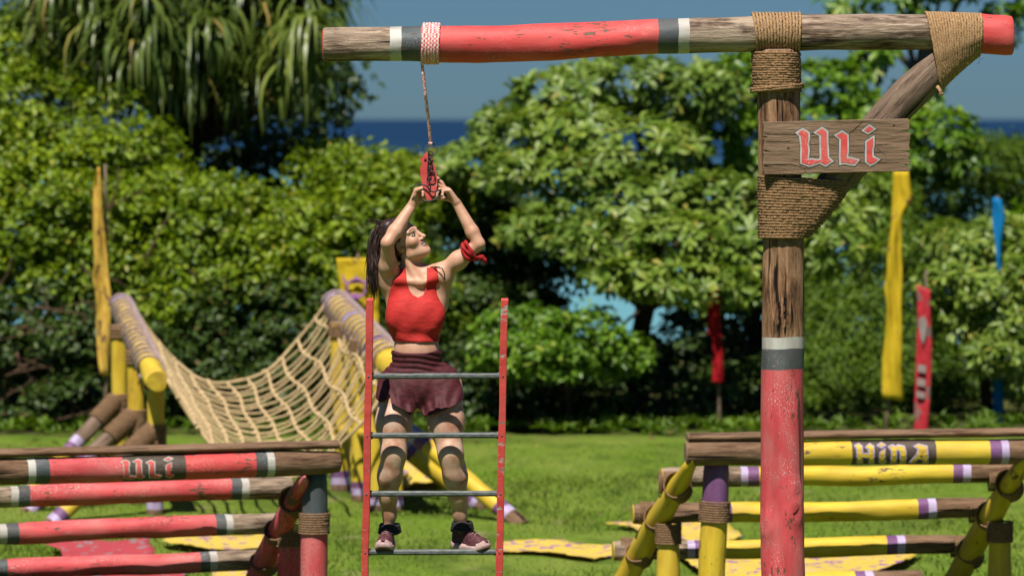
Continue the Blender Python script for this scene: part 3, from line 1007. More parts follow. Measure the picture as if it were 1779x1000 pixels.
    hx = [(90,60),(150,20),(200,90),(250,30),(300,110),(340,40),(390,90),(430,10),(470,110),(500,50),(525,20),(540,85),(240,-40),(330,-50),(420,-60),(500,-50),(150,-30),(360,150),(450,160),(210,150),(525,140),(550,30),(285,160),(110,0),(545,-30),(60,-20),(400,-10),(180,60),(230,110),(260,70),(130,80),(420,140),(500,120),(535,60),(320,90),(370,60)]
    for (x, y) in hx:
        h = P(x + rnd.gauss(0, 6), y - 30 + rnd.gauss(0, 6), 44 + rnd.uniform(-0.9, 0.5))
        heads.append(h)
        limb(bb, fork, h, 0.06, 0.035, 9, 0.05)
    tb.build('trunk', BARK, root); bb.build('branch', BARK, root)
    Ms = [[], [], []]
    for h in heads:
        for k in range(58):
            az = rnd.uniform(0, 6.28); e = rnd.uniform(-0.5, 1.1)
            d = np.array([[math.cos(az) * math.cos(e), math.sin(az) * math.cos(e), math.sin(e)]])
            L = np.array([rnd.uniform(0.6, 1.05)])
            flat = norm(np.array([[math.cos(az), math.sin(az), 0]]))
            M = frames(np.array([h]) + flat * 0.04 + np.array([[0, 0, rnd.uniform(-0.12, 0.1)]]), d if e < 0.4 else norm(flat + UP * 0.5), UP[None] + 0.01, L, np.array([rnd.uniform(0.035, 0.055)]))
            Ms[rnd.randrange(3)].append(M)
    for i in range(3):
        M = np.concatenate(Ms[i])
        c = M.copy(); c[:, 2, 3] -= 0.25
        msk = pick_visible(c, 95, 9)
        leaf_objects('strap_leaf', M[msk], T_STRAPS[i], L_PAND, root)
        leaf_stuff('strap_foliage', M[~msk], T_STRAPS[i], L_PAND, root)

    # ---- a second palm crown behind the beam's left end keeps the sky edge ragged
    # ---- the wood behind it all
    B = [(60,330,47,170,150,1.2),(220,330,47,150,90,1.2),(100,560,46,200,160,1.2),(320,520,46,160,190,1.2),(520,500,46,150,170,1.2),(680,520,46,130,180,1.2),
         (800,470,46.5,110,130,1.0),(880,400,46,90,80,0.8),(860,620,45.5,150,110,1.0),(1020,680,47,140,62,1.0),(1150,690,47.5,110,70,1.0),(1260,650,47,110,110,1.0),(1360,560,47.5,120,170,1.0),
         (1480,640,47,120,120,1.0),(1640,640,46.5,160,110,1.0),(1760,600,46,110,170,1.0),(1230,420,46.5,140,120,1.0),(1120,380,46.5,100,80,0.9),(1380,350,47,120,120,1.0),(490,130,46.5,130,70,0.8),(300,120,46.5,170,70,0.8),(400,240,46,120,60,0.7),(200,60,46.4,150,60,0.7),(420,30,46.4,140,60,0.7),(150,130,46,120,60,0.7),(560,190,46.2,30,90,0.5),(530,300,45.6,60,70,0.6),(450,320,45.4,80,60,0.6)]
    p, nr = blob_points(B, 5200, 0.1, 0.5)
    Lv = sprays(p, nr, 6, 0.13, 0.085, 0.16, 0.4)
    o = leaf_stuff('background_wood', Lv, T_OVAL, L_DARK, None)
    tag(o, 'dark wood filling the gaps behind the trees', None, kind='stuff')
    # weeds along the edge of the lawn
    n = 420
    x = rng.uniform(-5.4, 5.4, n); y = 39.9 + rng.gamma(2.0, 0.35, n)
    p = np.stack([x, y, rng.uniform(0.02, 0.10, n)], -1)
    Lv = rosettes(p, np.tile(UP, (n, 1)), 7, 0.13, 0.035, 1.0, (0.2, 1.2))
    o = leaf_stuff('weeds', Lv, T_OVAL, L_FERN, None)
    tag(o, 'low weeds along the edge of the lawn under the trees', None, kind='stuff')
    # litter under the trees
    n = 230
    x = rng.uniform(-5, 5, n); y = rng.uniform(37.5, 46, n)
    pos = np.stack([x, y, np.full(n, 0.02)], -1)
    M = frames(pos, norm(np.stack([rng.normal(size=n), rng.normal(size=n), rng.normal(0, 0.2, n)], -1)), UP[None] + rng.normal(0, 0.3, (n, 3)), rng.uniform(0.06, 0.11, n), np.full(n, 0.04))
    o = leaf_stuff('fallen_leaves', M, T_OVAL, leaf_mat('dead_leaf', (0.15, 0.09, 0.03), (0.42, 0.33, 0.09), None, 0.15), None)
    tag(o, 'fallen leaves scattered at the foot of the trees', None, kind='stuff')


vegetation()

# ------------------------------------------------------------------ the tall log gantry
def gantry():
    D = 20.0
    root = thing('log_gantry', 'tall log gantry with a red banded crossbeam, upright post and diagonal brace', 'gantry', Vector((P(1360, 1300, D).x, D, 0)))
    s = D / F
    bx = [563, 640, 700, 770, 840, 900, 960, 1020, 1080, 1140, 1220, 1300, 1400, 1500, 1600, 1690, 1757]
    by = [78, 77.5, 76.5, 76.5, 76.5, 75.5, 73.5, 70.5, 67, 63.5, 61, 59.5, 57.5, 56, 55.5, 59, 62.5]
    br = [29.5, 29.5, 30, 31.5, 32, 32, 32, 31, 30.5, 30, 30.5, 31, 31.5, 31, 30.5, 33, 34.5]
    fr = lambda x: (x - 563) / (1757 - 563)
    beam = log('crossbeam', [P(x, y, D) for x, y in zip(bx, by)], [r * s for r in br],
        [(fr(678), S_WOOD), (fr(698), S_WHT), (fr(732), S_GRY), (fr(1143), S_RED), (fr(1178), S_GRY), (fr(1197), S_WHT), (fr(1702), S_WOOD), (1, S_RED)], root, 3, 0.035, (S_RED, S_RED), knots=7, sides=36, step=0.03)
    zb = P(1360, 90, D).z
    ys = [88, 180, 300, 430, 520, 580, 640, 760, 900, 1000, 1320]
    xc = [1351, 1352, 1356, 1362, 1360.5, 1360, 1358.5, 1359, 1360, 1360, 1360]
    rr = [37, 37.5, 37, 35.5, 36.5, 37, 37, 37.5, 38, 38, 39]
    H = 1320 - 88
    fy = lambda y: (y - 88) / H
    log('post', [P(x, y, D) for x, y in zip(xc, ys)], [r * s for r in rr],
        [(fy(582), S_WOODR), (fy(602), S_WHT), (fy(638), S_GRY), (1, S_REDP)], root, 9, 0.03, knots=9, sides=36, step=0.03)
    log('brace', [P(1665, 80, D), P(1600, 145, D), P(1545, 200, D), P(1475, 285, D), P(1425, 345, D), P(1385, 395, D)], [28 * s, 30 * s, 31 * s, 30 * s, 28 * s, 26 * s],
        [(1, S_WOODC)], root, 14, 0.05, knots=5, sides=30, step=0.03)
    rr_ = 0.0078
    # coils over the beam, above the post
    mb = MB()
    n = 15
    for i in range(n):
        t = i / (n - 1)
        xt, xb = lerp(1308, 1389, t), lerp(1316, 1386, t)
        pts = []
        for k in range(52):
            a = 2 * math.pi * k / 52
            x = lerp(xt, xb, 0.5 - 0.5 * math.sin(a))
            c = P(x, 57.5, D)
            R = 33.5 * s + rnd.uniform(0, 0.003)
            pts.append(c + Vector((rnd.gauss(0, 0.0007), math.cos(a) * R, math.sin(a) * R)))
        mb.tube(pts, [rr_ * rnd.uniform(0.88, 1.08) for _ in pts], 6, True)
    mb.build('rope_lashing', ROPE, root)
    # coils round the post head
    mb = MB()
    n = 17
    for i in range(n + 2):
        t = min(i, n - 1) / (n - 1)
        y = lerp(93, 158, t) if i < n else (151 if i == n else 155)
        ex = 0.004 if i < n else 0.016
        tl = rnd.gauss(0, 0.0018) if i < n else 0.012
        pts = []
        for k in range(60):
            a = 2 * math.pi * k / 60
            R = 38.5 * s + ex + rnd.uniform(0, 0.004)
            c = P(1348 + 1.5 * t, y, D)
            pts.append(c + Vector((math.cos(a) * R, math.sin(a) * R, tl * math.cos(a) + rnd.gauss(0, 0.0007))))
        mb.tube(pts, [rr_ * rnd.uniform(0.85, 1.1) for _ in pts], 6, True)
    mb.build('rope_lashing', ROPE_SHADED, root)
    # coils binding brace foot to post
    mb = MB()
    n = 22
    for i in range(n):
        t = i / (n - 1)
        y = lerp(309, 411, t)
        cb = Vector((P(lerp(1449, 1376, t ** 1.35), y, D).x, D)); cp = Vector((P(1359, y, D).x, D))
        ring = resample([Vector((q.x, q.y, 0)) for q in hull_ring([(cp, 38.5 * s + 0.006), (cb, 27 * s + 0.007)], 90)], 80)
        z = P(0, y, D).z
        tl = lerp(-0.055, 0.0, t)
        x0 = cp.x
        pts = [Vector((q.x + rnd.gauss(0, 0.001), q.y + rnd.gauss(0, 0.0015), z + tl * (q.x - x0) + rnd.gauss(0, 0.0008))) for q in ring]
        mb.tube(pts, [rr_ * rnd.uniform(0.85, 1.1) for _ in pts], 6, True)
    mb.build('rope_lashing', ROPE_SHADED, root)
    # fan of coils binding brace head to beam
    mb = MB()
    n = 20
    for i in range(n):
        t = i / (n - 1)
        top = P(lerp(1609, 1702, t), lerp(22, 25, t), D); bot = P(lerp(1634, 1699, t ** 1.2), lerp(160, 98, t), D)
        c = (top + bot) / 2; ax = (top - bot) / 2
        pts = []
        for k in range(64):
            a = 2 * math.pi * k / 64
            ca, sa = math.cos(a), math.sin(a)
            e = 0.75
            u = math.copysign(abs(ca) ** e, ca); v = math.copysign(abs(sa) ** e, sa)
            wid = 33 * s + 0.006 if u > -0.2 else 33 * s * (1 - 0.25 * (-u - 0.2))
            pts.append(c + ax * u + Vector((rnd.gauss(0, 0.001), v * wid, 0)))
        mb.tube(pts, [rr_ * rnd.uniform(0.85, 1.1) for _ in pts], 6, True)
    mb.tube([P(1628, 150, D - 0.09), P(1634, 158, D - 0.1), P(1632, 164, D - 0.1), P(1638, 163, D - 0.1)], 0.009, 6)
    mb.build('rope_lashing', ROPE, root)
    # loose fibres
    mb = MB()
    for _ in range(170):
        z = rnd.choice(((1316, 1388, 24, 85), (1305, 1392, 92, 160), (1318, 1420, 306, 412), (1615, 1700, 22, 120)))
        x, y = rnd.uniform(z[0], z[1]), rnd.uniform(z[2], z[3])
        if rnd.random() < 0.6: x = rnd.choice((z[0], z[1]))
        a = P(x, y, D - rnd.uniform(0.06, 0.12) if z[0] < x < z[1] else D - 0.02)
        b = a + Vector((rnd.gauss(0, 0.014), rnd.uniform(-0.02, 0), rnd.gauss(0, 0.014)))
        mb.tube([a, a.lerp(b, 0.5) + Vector((rnd.gauss(0, 0.004), 0, rnd.gauss(0, 0.004))), b], 0.0009, 3)
    tag(mb.build('rope_fibre', ROPE, root), None, None, kind='stuff')


gantry()


def name_board():
    d = 19.862
    c = P(1453, 255, d)
    root = thing('name_board', 'weathered wooden board painted ULI in red, fixed to the tall log post', 'sign', c)
    out = [(1325,212),(1400,210),(1490,208),(1560,206.5),(1578,206),(1581,212),(1580,224),(1581,226),(1566,227.5),(1582,231),(1581,248),(1579,252),(1582,262),(1568,263),(1581,266),(1581,272),(1578,276),(1582,281),(1580,286),(1565,284.5),(1579,290),(1580,298),(1520,298.5),(1440,300.5),(1402,302),(1399,300),(1394,303),(1330,303),(1327,300),(1325,290),(1340,290.5),(1325,287),(1327,270),(1325,264),(1342,264),(1326,260),(1328,246),(1325,240),(1335,239),(1326,236),(1327,222)]
    import bmesh
    bm = bmesh.new()
    vs = [bm.verts.new(P(x, y, d) - c) for x, y in out]
    f = bm.faces.new(vs)
    f.normal_update()
    r = bmesh.ops.extrude_face_region(bm, geom=[f])
    for v in r['geom']:
        if isinstance(v, bmesh.types.BMVert): v.co.y += 0.032
    bmesh.ops.recalc_face_normals(bm, faces=bm.faces[:])
    me = bpy.data.meshes.new('board'); bm.to_mesh(me); bm.free(); me.materials.append(BOARD)
    o = bpy.data.objects.new('board', me); COL.objects.link(o); o.parent = root
    b = o.modifiers.new('bevel', 'BEVEL'); b.width = 0.003; b.segments = 2; b.limit_method = 'ANGLE'; b.angle_limit = rad(25)
    fm = lambda x, y, z: P(1370 + x / 8.086, 200 + y / 8.086, d - z)
    for nm, poly in ULI:
        letter_mesh(nm + '_shadow_line', grow(poly, 37), fm, -0.002, 0.0012, GRY, root)  # dark painted outline outside the white one
        letter_mesh(nm + '_outline', grow(poly, 24), fm, -0.002, 0.0026, WHT, root)
        letter_mesh(nm, poly, fm, -0.002, 0.0042, RED, root)
    # seams between the boards, cut as thin dark grooves, and nail heads
    dk = simple('groove_dark', (0.025, 0.015, 0.01), None, 20, 1.0, bmp=0, spec=0)
    for pts in ([(1328,233),(1385,233.5),(1440,232)],[(1330,246),(1372,247)],[(1405,251),(1458,250)],[(1326,287),(1372,285),(1396,291)],[(1475,232),(1486,224),(1500,210)],[(1470,266),(1512,265),(1545,264)],[(1524,258),(1540,272)],[(1510,284),(1562,283)],[(1396,291),(1401,301)]):
        q = [P(x, y, d - 0.0002) for x, y in pts]
        m2 = MB()
        m2.tube(q, [0.0012] + [0.0018] * (len(q) - 2) + [0.0008], 4)
        m2.build('crack', dk, root)
    for (x, y) in ((1369.5, 257), (1553, 217.5)):
        mb = MB(); mb.ball(P(x, y, d), (0.006, 0.003, 0.006)); mb.build('nail', simple('nail_iron', (0.03, 0.025, 0.02), (0.08, 0.05, 0.03), 30, 0.6), root)


name_board()


def hanging_rope():
    D = 20.0; s = D / F
    root = thing('hanging_rope', 'pink and red rope wound on the beam with its tail hanging to a ring', 'rope', P(747, 70, D))
    PINK = MATS.get('pink_rope')
    m, nt, bs = nodes('pink_rope')
    v = coords(nt, (1, 1, 1), rand=False)
    ck = N(nt, 'ShaderNodeTexChecker', inp={'Scale': 95.0})
    nt.links.new(v, ck.inputs['Vector'])
    c = mix(nt, ck.outputs['Fac'], (0.90, 0.20, 0.20), (1.0, 0.80, 0.76))
    nt.links.new(c, bs.inputs['Base Color']); bs.inputs['Roughness'].default_value = 0.8
    MATS['pink_rope'] = m
    mb = MB()
    for i in range(6):
        x = 735.5 + i * 5.2
        pts = []
        for k in range(48):
            a = 2 * math.pi * k / 48
            R = 31 * s + 0.008 + rnd.uniform(0, 0.002)
            pts.append(P(x, 76, D) + Vector((0.004 * math.sin(a) + rnd.gauss(0, .0008), math.cos(a) * R, math.sin(a) * R)))
        mb.tube(pts, 0.0076, 8, True)
    mb.build('rope_coil', m, root)
    mb = MB()
    ps = [P(733, 108, D - 0.02), P(735, 128, D - 0.02), P(739, 165, D + 0.01), P(744, 205, D + 0.07), P(748, 246, D + 0.12)]
    pts = []
    for a, b in zip(ps, ps[1:]): pts += [a.lerp(b, t) for t in np.linspace(0, 1, 12, endpoint=False)]
    pts.append(ps[-1])
    mb.tube(pts, [0.0075 * (1 + 0.12 * (i % 2)) for i in range(len(pts))], 8)
    mb.ball(P(748, 249, D + 0.122), 0.011, mi=0)
    mb.build('rope_tail', m, root)
    mb = MB()
    c = P(749, 260, D + 0.125)
    mb.tube([c + Vector((math.cos(a) * 0.031, 0.012 * math.sin(a), math.sin(a) * 0.029)) for a in np.linspace(0, 6.283, 28, endpoint=False)], 0.0026, 6, True)
    mb.build('ring', simple('dark_iron', (0.03, 0.032, 0.034), (0.10, 0.105, 0.11), 50, 0.5, metallic=0.6, bmp=0.1), root)


hanging_rope()


def carved_fish():
    d = 20.135
    c = P(745, 310, d)
    root = thing('carved_fish', 'small red painted wooden fish hanging from the ring with a dark chain', 'carving', c)
    poly = [(272,308),(300,322),(318,308),(335,268),(375,246),(405,262),(440,330),(475,440),(495,540),(498,650),(475,760),(425,835),(372,842),(340,760),(312,670),(292,560),(284,450),(296,410),(310,388),(298,362),(290,340)]
    fm = lambda x, y, z: P(690 + x / 7.143, 230 + y / 7.143, d - z)
    o = letter_mesh('body', poly, fm, -0.022, 0.022, RED, root)
    b = o.modifiers.new('bevel', 'BEVEL'); b.width = 0.009; b.segments = 3; b.limit_method = 'ANGLE'; b.angle_limit = rad(50)
    dkm = MATS['dark_iron']
    mb = MB(); mb.ball(fm(350, 345, 0.022), (0.007, 0.004, 0.007)); mb.build('eye', simple('eye_hole', (0.012, 0.008, 0.008), None, 10, 1.0, bmp=0), root)
    for (x, y, w, h, tw) in ((412,275,24,42,0.2),(402,345,14,45,1.3),(408,405,26,52,0.3),(392,470,12,60,1.4),(425,545,42,62,0.1),(385,610,12,55,1.4)):
        mb = MB()
        pts = []
        for k in range(20):
            a = 2 * math.pi * k / 20
            u, v = math.cos(a), math.sin(a)
            u = math.copysign(abs(u) ** 0.7, u); v = math.copysign(abs(v) ** 0.7, v)
            pts.append(fm(x + u * w, y + v * h, 0.031 + 0.010 * u * math.sin(tw)))
        mb.tube(pts, 0.0032, 6, True)
        mb.build('chain_link', dkm, root)
    crd = simple('black_cord', (0.012, 0.012, 0.013), (0.05, 0.05, 0.055), 60, 0.6, bmp=0.1)
    for ctrl in ([(155,692,.03),(180,685,.03),(225,655,.032),(290,645,.034),(345,655,.036),(390,690,.038),(420,735,.038),(460,738,.036),(510,718,.034),(545,720,.03)],
                 [(300,835,.035),(345,852,.04),(400,858,.042),(450,840,.04),(500,812,.036),(560,785,.03)]):
        mb = MB()
        mb.tube([fm(x, y, z) for x, y, z in ctrl], 0.0042, 6)
        mb.build('cord', crd, root)


carved_fish()


def ladder():
    s = 20 / F
    dep = lambda y: 19.88 + (y - 520) / 480 * 0.19
    yb = 207 + 7000 * 3.15 / 20.20
    def ctr(side, y):
        x = (lerp(643, 634, (y - 520) / 480) if side < 0 else lerp(876.5, 867, (y - 520) / 480))
        return P(x, y, dep(y))
    root = thing('ladder', 'leaning red painted ladder with slate grey rungs that the climber stands on', 'ladder', Vector((P(752, 1200, 20.2).x, 20.2, 0)))
    rp = paint('ladder_red', (0.84, 0.085, 0.075), 0.40, under=(0.5, 0.42, 0.38), dusty=0.1)
    rg = simple('rung_slate', (0.06, 0.075, 0.08), (0.16, 0.175, 0.17), 70, 0.55, (0.4, 1, 1), 0.4, 0.004, 0.4)
    for side in (-1, 1):
        a, b = ctr(side, 519), ctr(side, yb)
        mb = MB()
        ax = (b - a) / 2; L = ax.length
        ay = Vector((0.0178, 0, 0)); az = ax.normalized().cross(Vector((1, 0, 0))).normalized() * 0.026
        n = 26
        for i in range(n):
            pass
        vs = []
        for i in range(n + 1):
            c = a.lerp(b, i / n)
            w = 1 + 0.05 * math.sin(i * 1.7 + side) + rnd.gauss(0, 0.02)
            off = Vector((0.0012 * math.sin(i * 0.9 + side * 2), 0, 0))
            for (p, q) in ((-1, -1), (1, -1), (1, 1), (-1, 1)): vs.append(c + off + ay * p * w + az * q)
        fs = [(0, 1, 2, 3), (n * 4 + 3, n * 4 + 2, n * 4 + 1, n * 4)]
        for i in range(n):
            for k in range(4): fs.append((i * 4 + k, (i + 1) * 4 + k, (i + 1) * 4 + (k + 1) % 4, i * 4 + (k + 1) % 4))
        mb.add(vs, fs)
        mb.build('rail', rp, root, smooth=False, bevel=0.004)
        for y in (533, 585, 920, 948, 978):
            m2 = MB(); m2.ball(ctr(side, y) - az * 1.0, (0.004, 0.002, 0.004)); m2.build('bolt_hole', MATS['eye_hole'], root)
    for y in (653, 756, 857, 958.5, 1060, 1161, 1262):
        a, b = ctr(-1, y), ctr(1, y - 0.5)
        mb = MB()
        n = 16
        vs = []
        ring = [(math.cos(math.pi * (k + 0.5) / 4), math.sin(math.pi * (k + 0.5) / 4)) for k in range(8)]
        for i in range(n + 1):
            c = a.lerp(b, i / n)
            rr = 0.0150 * (1 + rnd.gauss(0, 0.03))
            for (p, q) in ring: vs.append(c + Vector((0, p * rr, q * rr * 1.0)))
        fs = []
        for i in range(n):
            for k in range(8): fs.append((i * 8 + k, i * 8 + (k + 1) % 8, (i + 1) * 8 + (k + 1) % 8, (i + 1) * 8 + k))
        mb.add(vs, fs)
        mb.build('rung', rg, root, smooth=False)
        mb = MB()
        for e, sg in ((a, -1), (b, 1)):
            mb.ball(e + Vector((0, -0.0265, 0)), (0.006, 0.004, 0.006), seg=8, rings=6)
            mb.tube([e + Vector((-sg * 0.017, 0, 0)), e + Vector((-sg * 0.026, 0, 0))], 0.0185, 10)
        tag(mb.build('rung_fixing', rg, root), None, None, kind='stuff')


ladder()


# ------------------------------------------------------------------ log hurdles
def wrapped_letters(letters, fmap2, parent, mats, out):
    """fmap2(x,y)-> (axis point, radius direction) handled by caller; three layers"""
    for nm, poly in letters:
        if nm == 'counter':
            letter_mesh('letter_counter', poly, fmap2, 0.0075, 0.0082, DKB, parent, cut=70); continue
        letter_mesh(nm + '_outline', grow(poly, out), fmap2, -0.004, 0.0045, mats[0], parent, cut=70)
        letter_mesh(nm, poly, fmap2, -0.004, 0.0072, mats[1], parent, cut=70)


def hurdle(kind):
    if kind == 'ULI':
        dR, dL = 25.0, 24.4
        x0, x1 = 0, 588
        root = thing('log_hurdle', 'low stepped log hurdle painted red and lettered ULI, bottom left', 'hurdle', Vector((P(300, 1000, 24.8).x, 24.8, 0)))
        rails = [  # (x left, y at x=0, x right, y right, r, bands by px, extra depth)
            (-230, 819.5, 588, 802, 23.5, [(40, S_WOODB), (53, S_WHT), (77, S_GRY), (204, S_REDP), (313, S_DKB), (437, S_RED), (457, S_GRY), (470, S_WHT), (999, S_WOODB)], 0.0),
            (-250, 862, 506, 846, 19, [(12, S_WOOD), (25, S_WHT), (45, S_GRY), (397, S_REDP), (415, S_GRY), (428, S_WHT), (999, S_WOOD)], 0.37),
            (-270, 926.5, 482, 907, 18.5, [(-8, S_WOOD), (5, S_WHT), (26, S_GRY), (370, S_REDP), (388, S_GRY), (400, S_WHT), (999, S_WOOD)], 0.64),
            (-290, 989, 457, 971, 18, [(-24, S_WOOD), (-10, S_WHT), (6, S_GRY), (343, S_REDP), (360, S_GRY), (373, S_WHT), (999, S_WOOD)], 0.90),
            (-310, 1052, 430, 1034, 18, [(-40, S_WOOD), (-26, S_WHT), (-8, S_GRY), (316, S_REDP), (333, S_GRY), (346, S_WHT), (999, S_WOOD)], 1.16)]
        cap = (-232, 787, 585, 771.5, 10)
        leg_c, leg_c2, lab = S_REDP, S_GRY, RED
        frames_ = [(0, 1), (-745, 1)]
        diag = [(529, 828), (512, 868), (486, 920), (462, 972), (420, 1062)]
        posts = [(546, 822, 546, S_GRY, 24, 905), (503, 925, 503, S_REDP, 21, 930)]
    else:
        dR, dL = 25.25, 25.0
        root = thing('log_hurdle', 'low stepped log hurdle painted yellow and lettered HINA, bottom right', 'hurdle', Vector((P(1480, 1000, 25).x, 25, 0)))
        rails = [
            (1192, 787, 1950, 783, 22, [(1345, S_WOODB), (1358, S_LAV), (1378, S_PUR), (1475, S_YEL), (1621, S_DKB), (1715, S_YEL), (1735, S_PUR), (1748, S_LAV), (9999, S_WOODB)], 0.0),
            (1150, 830, 1775, 820, 17.5, [(1285, S_WOOD), (1297, S_LAV), (1316, S_PUR), (1653, S_YEL), (1670, S_PUR), (1684, S_LAV), (9999, S_WOODB)], 0.37),
            (1100, 893, 1712, 882, 17.5, [(1240, S_WOODB), (1254, S_LAV), (1269, S_PUR), (1592, S_YEL), (1610, S_PUR), (1624, S_LAV), (9999, S_WOODB)], 0.64),
            (1066, 957, 1655, 945, 17, [(1192, S_WOOD), (1205, S_LAV), (1222, S_PUR), (1538, S_YEL), (1556, S_PUR), (1570, S_LAV), (9999, S_WOODB)], 0.90),
            (1036, 1021, 1600, 1006, 17, [(1160, S_WOOD), (1174, S_LAV), (1190, S_PUR), (1484, S_YEL), (1502, S_PUR), (1516, S_LAV), (9999, S_WOODB)], 1.16)]
        cap = (1195, 759, 1950, 747, 10)
        diag = [(1203, 800), (1180, 842), (1146, 897), (1113, 958), (1060, 1050)]
        posts = [(1237, 806, 1232, S_PUR, 24, 885), (1161, 915, 1161, S_YEL, 20, 925)]
        frames_ = [(0, 1), (576, 1)]
    dep = lambda x: lerp(dL, dR, (x - rails[0][0]) / (rails[0][2] - rails[0][0])) if kind != 'ULI' else lerp(dL, dR, x / 588)
    yat = lambda r, x: (lerp(r[1], r[3], x / r[2]) if kind == 'ULI' else lerp(r[1], r[3], (x - r[0]) / (r[2] - r[0])))
    rail_obs = []
    for i, r in enumerate(rails):
        xs = np.linspace(r[0], r[2], 9)
        pts = [P(x, yat(r, x) + (0 if i == 0 else 1.2 * math.sin(x * 0.013 + i)), dep(x) + r[6]) for x in xs]
        fr = [((b[0] - r[0]) / (r[2] - r[0]), b[1]) for b in r[5]]
        fr = [(min(1.0, max(0.0, f)), sl) for f, sl in fr if f > 0.0]
        rad_ = [r[4] * (dep(x) + r[6]) / F for x in xs]
        if kind == 'ULI' and i == 0: rad_[-1] *= 0.8
        o = log('rail', pts, rad_, fr, root, 20 + i * 3 + (50 if kind == 'ULI' else 0), 0.025 if i == 0 else 0.05, (S_YEL if kind != 'ULI' and i else S_END, S_END if kind != 'ULI' else S_WOODB), knots=4 if i else 0, sides=24)
    # weathered half-round cap on top
    xs = np.linspace(cap[0], cap[2], 9)
    yc = lambda x: (lerp(cap[1], cap[3], x / cap[2]) if kind == 'ULI' else lerp(cap[1], cap[3], (x - cap[0]) / (cap[2] - cap[0])))
    log('cap_rail', [P(x, yc(x), dep(x) + 0.03) for x in xs], [0.082] * 9, [(1, S_WOODB)], root, 77, 0.04, flat=0.34, sides=20)
    # frames
    for (off, _) in frames_:
        dz = 0.0
        for j, (x, y0, xb, sl, rp, yl) in enumerate(posts):
            xx = x + off
            d = dep(max(-300, xx)) + (0.07 if j == 0 else 0.46)
            gy = 207 + 7000 * 3.15 / d
            a, b = P(xx + (8 if kind != 'ULI' and j == 0 else 0), y0 + (yat(rails[0], xx) - yat(rails[0], x)), d), P(xb + off, gy + 8, d)
            f = (yl - y0) / (gy - y0)
            low = S_REDP if kind == 'ULI' else S_YEL
            log('post', [a, a.lerp(b, 0.5), b], [rp * d / F * 0.9, rp * d / F, rp * d / F], [(f, sl), (1, low)], root, 40 + j, 0.04)
            lash_log('lashing', a.lerp(b, f), b - a, rp * d / F + 0.006, 0.12, 0.0065, root)
        # slanted front leg: pointed top, lashed at every rail
        n = len(diag)
        dd = [25.0 - 0.12 * k for k in range(n)]
        pts = [P(x + off, y + (yat(rails[0], max(x + off, -300)) - yat(rails[0], x)), dep(max(-300, x + off)) - 0.06 + 0.28 * k) for k, (x, y) in enumerate(diag)]
        e = pts[-1] + (pts[-1] - pts[-2]).normalized() * 0.02
        t = (pts[-1] - pts[-2]).normalized()
        e = pts[-1] + t * max(0, (pts[-1].z + 0.05) / -t.z)
        pts.append(e)
        col = S_REDP if kind == 'ULI' else S_YEL
        log('leg', pts, [0.032, 0.066, 0.074, 0.076, 0.076, 0.076], [(1, col)], root, 60, 0.05, caps=(col, S_END), point0=True)
        for k in range(1, n):
            ax = (pts[k] - pts[k - 1]).normalized()
            lash_log('lashing', pts[k] + ax * 0.035, (ax + Vector((0.5, 0.3, 0.0))).normalized(), 0.079, 0.11, 0.0055, root, tilt=0.2)
            # the same cord carries on round the rail
            rx = pts[k] + Vector((-0.075 if kind != 'ULI' else -0.05, 0.13, 0.01))
            if kind != 'ULI': lash_log('lashing', rx, Vector((1, 0, 0.0)), rails[min(k, 4)][4] * 25 / F + 0.006, 0.09, 0.0055, root)
    # painted name on the top rail
    r = rails[0]
    if kind == 'ULI':
        X0, Y0, scx, scy, let, ms = 211.5, 777.5, 0.0745, 0.082, ULI, (WHT, RED)
        sx = lambda x: 211.5 + (x - 95) * 0.0800
        ym, sy, mid = 802.5 + 7.5, 0.066, 445
    else:
        sx = lambda x: 1460 + x / 8.895
        ym, sy, mid, let, ms = 786, 1 / 8.895 * 1.1, 325, HINA, (LAV, YEL)

    def fm(x, y, z):
        X = sx(x)
        c = P(X, yat(r, X), dep(X) + r[6])
        R = r[4] * dep(X) / F * 1.012
        a = (y - mid) * sy / r[4]
        a = max(-1.4, min(1.4, a))
        return c + Vector((0, -math.cos(a) * (R + z), -math.sin(a) * (R + z)))
    wrapped_letters(let, fm, root, ms, 30 if kind == 'ULI' else 20)


hurdle('ULI')
hurdle('HINA')


# ------------------------------------------------------------------ cargo net between its two yellow frames
LL = (P(210, 528, 35.3), P(272, 662, 31.6))      # left log far, near
RR = (P(582, 527, 35.3), P(700, 652, 31.6))      # right log


